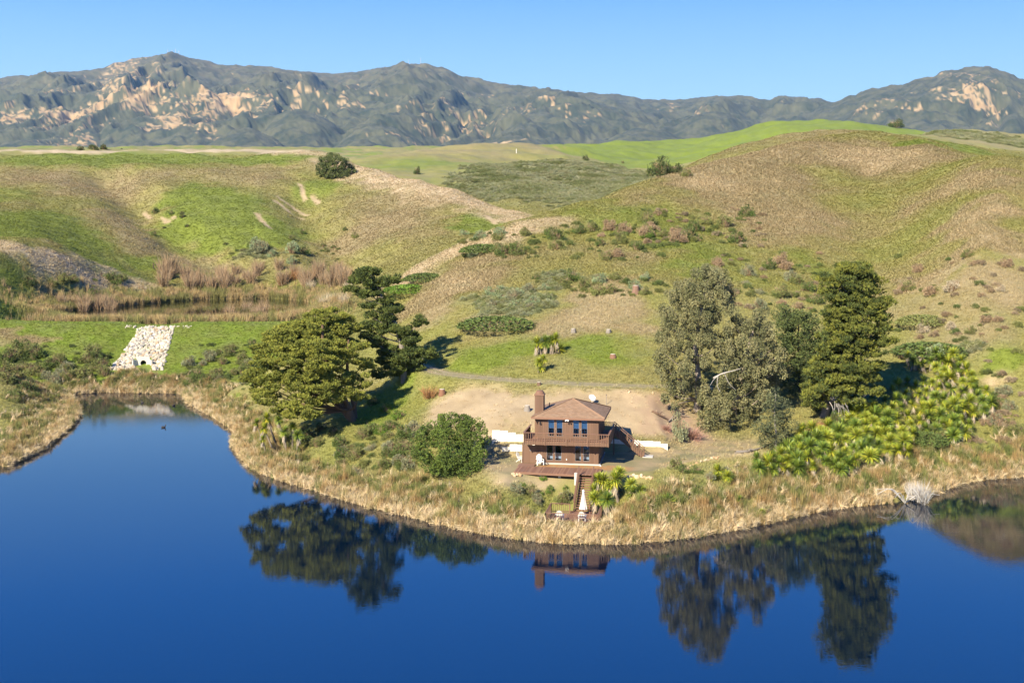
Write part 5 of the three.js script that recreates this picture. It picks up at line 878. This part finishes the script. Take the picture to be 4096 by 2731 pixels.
{
  const A = [], B = [], S = [];
  const TAN = [0.355, 0.26, 0.115], ORA = [0.33, 0.205, 0.08], GRN = [0.135, 0.158, 0.038], PAL = [0.54, 0.42, 0.25];
  const shore = lakePoly.slice(0, shoreSight.length + 1);
  const band = (cx) => cx < 170 ? 9 : cx < 450 ? 8 : cx < 560 ? 6 : cx < 800 ? 7 : cx < 1750 ? 8 : 8;
  for (let i = 1; i < shore.length; i++) {
    const [ax, az] = shore[i - 1], [bx, bz] = shore[i], L = Math.hypot(bx - ax, bz - az), nx = (bz - az) / L, nz = -(bx - ax) / L;
    const n = Math.round(L * band(shoreSight[Math.min(i, shoreSight.length - 1)][0]) * 22);
    for (let k = 0; k < n; k++) {
      const W = band(shoreSight[Math.min(i, shoreSight.length - 1)][0]), t = rnd(), d = -0.5 + rnd() * (W + 0.5) * (0.75 + 0.35 * rnd()) * clamp(0.8 + 0.55 * fbm(mix(ax, bx, t) / 9, mix(az, bz, t) / 9, 2), 0.4, 1.15);
      let x = mix(ax, bx, t) - nx * d, z = mix(az, bz, t) - nz * d;
      if (d > 0.6 && polyDist(lakePoly, x, z) < 0.3) { x = mix(ax, bx, t) + nx * d; z = mix(az, bz, t) + nz * d; if (polyDist(lakePoly, x, z) < 0.3) continue; }
      const [lx, lz] = toCabin(x, z);
      if (lz > 3.8 && lz < 15.5 && lx > -3.8 && lx < 1.7) continue;
      const low = lx > -5 && lx < 3 && lz > 12 && lz < 20 ? 0.5 : 1;
      if (lz > -1 && lz < 10.2 && lx > -9 && lx < 6 && rnd() < 0.9) continue;
      if (inPad(x, z) < 0.5 || Math.hypot(x - 41, (z + 126.2) * 1.2) < 2.6) continue;
      const c1 = fbm(x / 5, z / 5, 3), c2 = fbm(x / 2.2 + 9, z / 2.2, 2), g = hgt(x, z);
      let c = mix3(TAN, ORA, clamp(0.45 + c1)); c = mix3(c, GRN, clamp(0.3 + 1.5 * c2 + (d > 1 ? 0.05 + 0.05 * d : -0.1)));
      if (-z > 195) c = mix3(c, GRN, clamp((d < 3 ? 0.7 : 0) * sstep(-0.4, 0.2, fbm(x / 8, 3, 1))));
      if (d > 1.2 && fbm(x / 3.5 + 20, z / 3.5, 2) < -0.38) continue;
      const tall = rr(1.0, 2.1) * (0.8 + 0.5 * fbm(x / 4 + 50, z / 4, 2)) * (1 - 0.35 * sstep(4, W, d)) * (0.85 + 0.35 * c1) * low;
      if (d < 1.6 && rnd() < 0.62) S.push([x, Math.max(g, 0) - 0.02, z, rr(0.9, 1.3), rr(0.6, 1.2), rr(0, 6.28), rr(-0.9, 0.9), rr(-0.9, 0.9), vary(mix3(PAL, TAN, clamp(0.25 + c2)), 0.15)]);
      else if (rnd() < 0.08) S.push([x, g, z, rr(0.9, 1.2), rr(0.9, 1.5), rr(0, 6.28), rr(-0.7, 0.7), rr(-0.7, 0.7), vary(PAL, 0.2)]);
      else (rnd() < 0.5 ? A : B).push([x, Math.max(g, -0.15) - 0.03, z, rr(0.8, 1.25), tall, rr(0, 6.28), rr(-0.14, 0.14), rr(-0.2, 0.08), vary(c, 0.15)]);
    }
  }
  // pond margin
  for (let i = 0; i < pondPoly.length; i++) {
    const [ax, az] = pondPoly[i], [bx, bz] = pondPoly[(i + 1) % pondPoly.length], L = Math.hypot(bx - ax, bz - az);
    for (let k = 0; k < L * 45; k++) { const t = rnd(), ox = gauss() * 3.4, oz = gauss() * 3.4 + (i > 7 ? 1.5 : 0), x = mix(ax, bx, t) + ox, z = mix(az, bz, t) + oz, pd = polyDist(pondPoly, x, z); if (pd < -0.8 || z > -246) continue; const c1 = fbm(x / 8, z / 8, 2); A.push([x, Math.max(hgt(x, z), POND - 0.1), z, rr(1.3, 2), rr(1.4, 2.4), rr(0, 6.28), rr(-0.2, 0.2), rr(-0.2, 0.2), vary(c1 > 0 ? mix3(GRN, TAN, 0.3) : mix3([0.27, 0.195, 0.105], TAN, clamp(0.3 - c1 * 1.6)), 0.2)]); }
  }
  scatter('reeds', bladeClump(16, 0.22, 0.5, 0.02), A, 'tan and green reeds lining the lake shore', 'reeds');
  scatter('bent_reeds', bladeClump(14, 0.25, 0.95, 0.02), B, 'bent over tan reeds lining the lake shore', 'reeds');
  scatter('fallen_straw', bladeClump(14, 0.3, 0.9, 0.024), S, 'pale flattened straw along the water edge', 'straw');
}
{ // hill grass: tufts everywhere the ground is not bare
  const near = [], far = [], sage = [];
  const put = (px, D) => {
    const x = (px - CX) * D / F, z = -D, h = hgt(x, z);
    if (h < 0.12 || (D < 250 && polyDist(lakePoly, x, z) < 1) || (D > 225 && D < 356 && polyDist(pondPoly, x, z) < 1)) return;
    const [c, t, bare, sg] = cover(x, z); if (rnd() < bare * (1 + 0.25 * fbm(x / 1.5, z / 1.5, 2)) * 0.98) return;
    if (D > 211 && D < 239) { const q = (239 - D) / 26; if (Math.abs(CX + F * x / D - mix(360, 312, q)) < mix(42, 60, q)) return; }
    const [lx, lz] = toCabin(x, z); if (lx > -9 && lx < 6 && lz > -8 && lz < 6) return;
    if (lz > 3.8 && lz < 15.4 && lx > -3.8 && lx < 1.7) return;
    const k = D / 220, dry = clamp(t), damGrass = D > 195 && D < 250 && x < -34;
    const tall = (damGrass && t < 0.6 ? 0.12 : t < 0.25 ? 0.22 : mix(0.18, 0.40, dry)) * (0.7 + 0.6 * rnd());
    if (sg > 0.45 && rnd() < 0.25 && !damGrass) { const s = rr(0.5, 1.1) * mix(1, 1.7, sstep(250, 600, D)); sage.push([x, h - 0.05, z, s, s * rr(0.6, 0.9), rr(0, 6.28), 0, 0, vary(mix3([0.30, 0.30, 0.165], [0.16, 0.18, 0.055], rnd()), 0.2)]); return; }
    (D < 200 ? near : far).push([x, h - 0.03, z, rr(0.8, 1.3) * clamp(k, 0.9, 1.5), tall, rr(0, 6.28), rr(-0.15, 0.15), rr(-0.35, 0.05), vary(c.map((v) => v * 1.3), 0.12)]);
  };
  for (let i = 0; i < 210000; i++) put(rr(-60, 2420), Math.exp(rr(Math.log(113), Math.log(200))));
  for (let i = 0; i < 470000; i++) put(rr(-60, 2420), Math.exp(rr(Math.log(200), Math.log(520))));
  for (let i = 0; i < 26000; i++) { const px = rr(850, 2420), D = Math.exp(rr(Math.log(470), Math.log(720))), x = (px - CX) * D / F, c = cover(x, -D); if (c[3] < 0.4) continue; const s = rr(0.9, 2.0); sage.push([x, hgt(x, -D) - 0.1, -D, s, s * rr(0.55, 0.8), rr(0, 6.28), 0, 0, vary(mix3([0.29, 0.29, 0.16], [0.15, 0.17, 0.055], clamp(0.5 + fbm(x / 25, D / 25, 2) + rr(-0.3, 0.3))), 0.18)]); }
  const brush = [];
  for (const [n, x0, y0, x1, y1, pal] of [[60, 0, 795, 245, 890, 0], [40, 420, 790, 610, 895, 0], [30, 780, 990, 955, 1095, 0], [40, 1050, 535, 1290, 600, 0], [60, 1290, 510, 1560, 600, 0], [70, 1480, 480, 1760, 570, 1], [60, 1640, 580, 1900, 720, 1], [50, 1230, 630, 1530, 690, 0], [60, 2060, 590, 2352, 830, 1], [40, 2220, 850, 2352, 1020, 1], [30, 60, 640, 320, 690, 0], [30, 500, 560, 780, 615, 0]])
    for (let i = 0; i < n; i++) { const p = spot(rr(x0, x1), rr(y0, y1)); if (inPad(p.x, p.z) < 1 || p.y < 0.3) continue; const s = rr(0.5, 1.2); brush.push([p.x, p.y - 0.05, p.z, s, s * rr(0.7, 1.1), rr(0, 6.28), 0, 0, vary(pal && rnd() < 0.55 ? [0.30, 0.22, 0.13] : mix3([0.17, 0.18, 0.05], [0.09, 0.125, 0.026], rnd()), 0.2)]); }
  scatter('hill_brush', shrubGeometry('brush'), brush, 'small low brush scattered over banks and slopes', 'brush');
  scatter('bank_grass', bladeClump(9, 0.32, 0.7, 0.022, 2), near, 'mixed green and dry grass on the banks and near slopes', 'grass');
  scatter('hill_grass', bladeClump(9, 0.42, 0.7, 0.03, 2), far, 'dry and green grass covering the hills', 'grass');
  scatter('sage_scrub', shrubGeometry('brush'), sage, 'low grey-green sage scrub on the hills', 'scrub');
}
renderer.render(scene, camera);
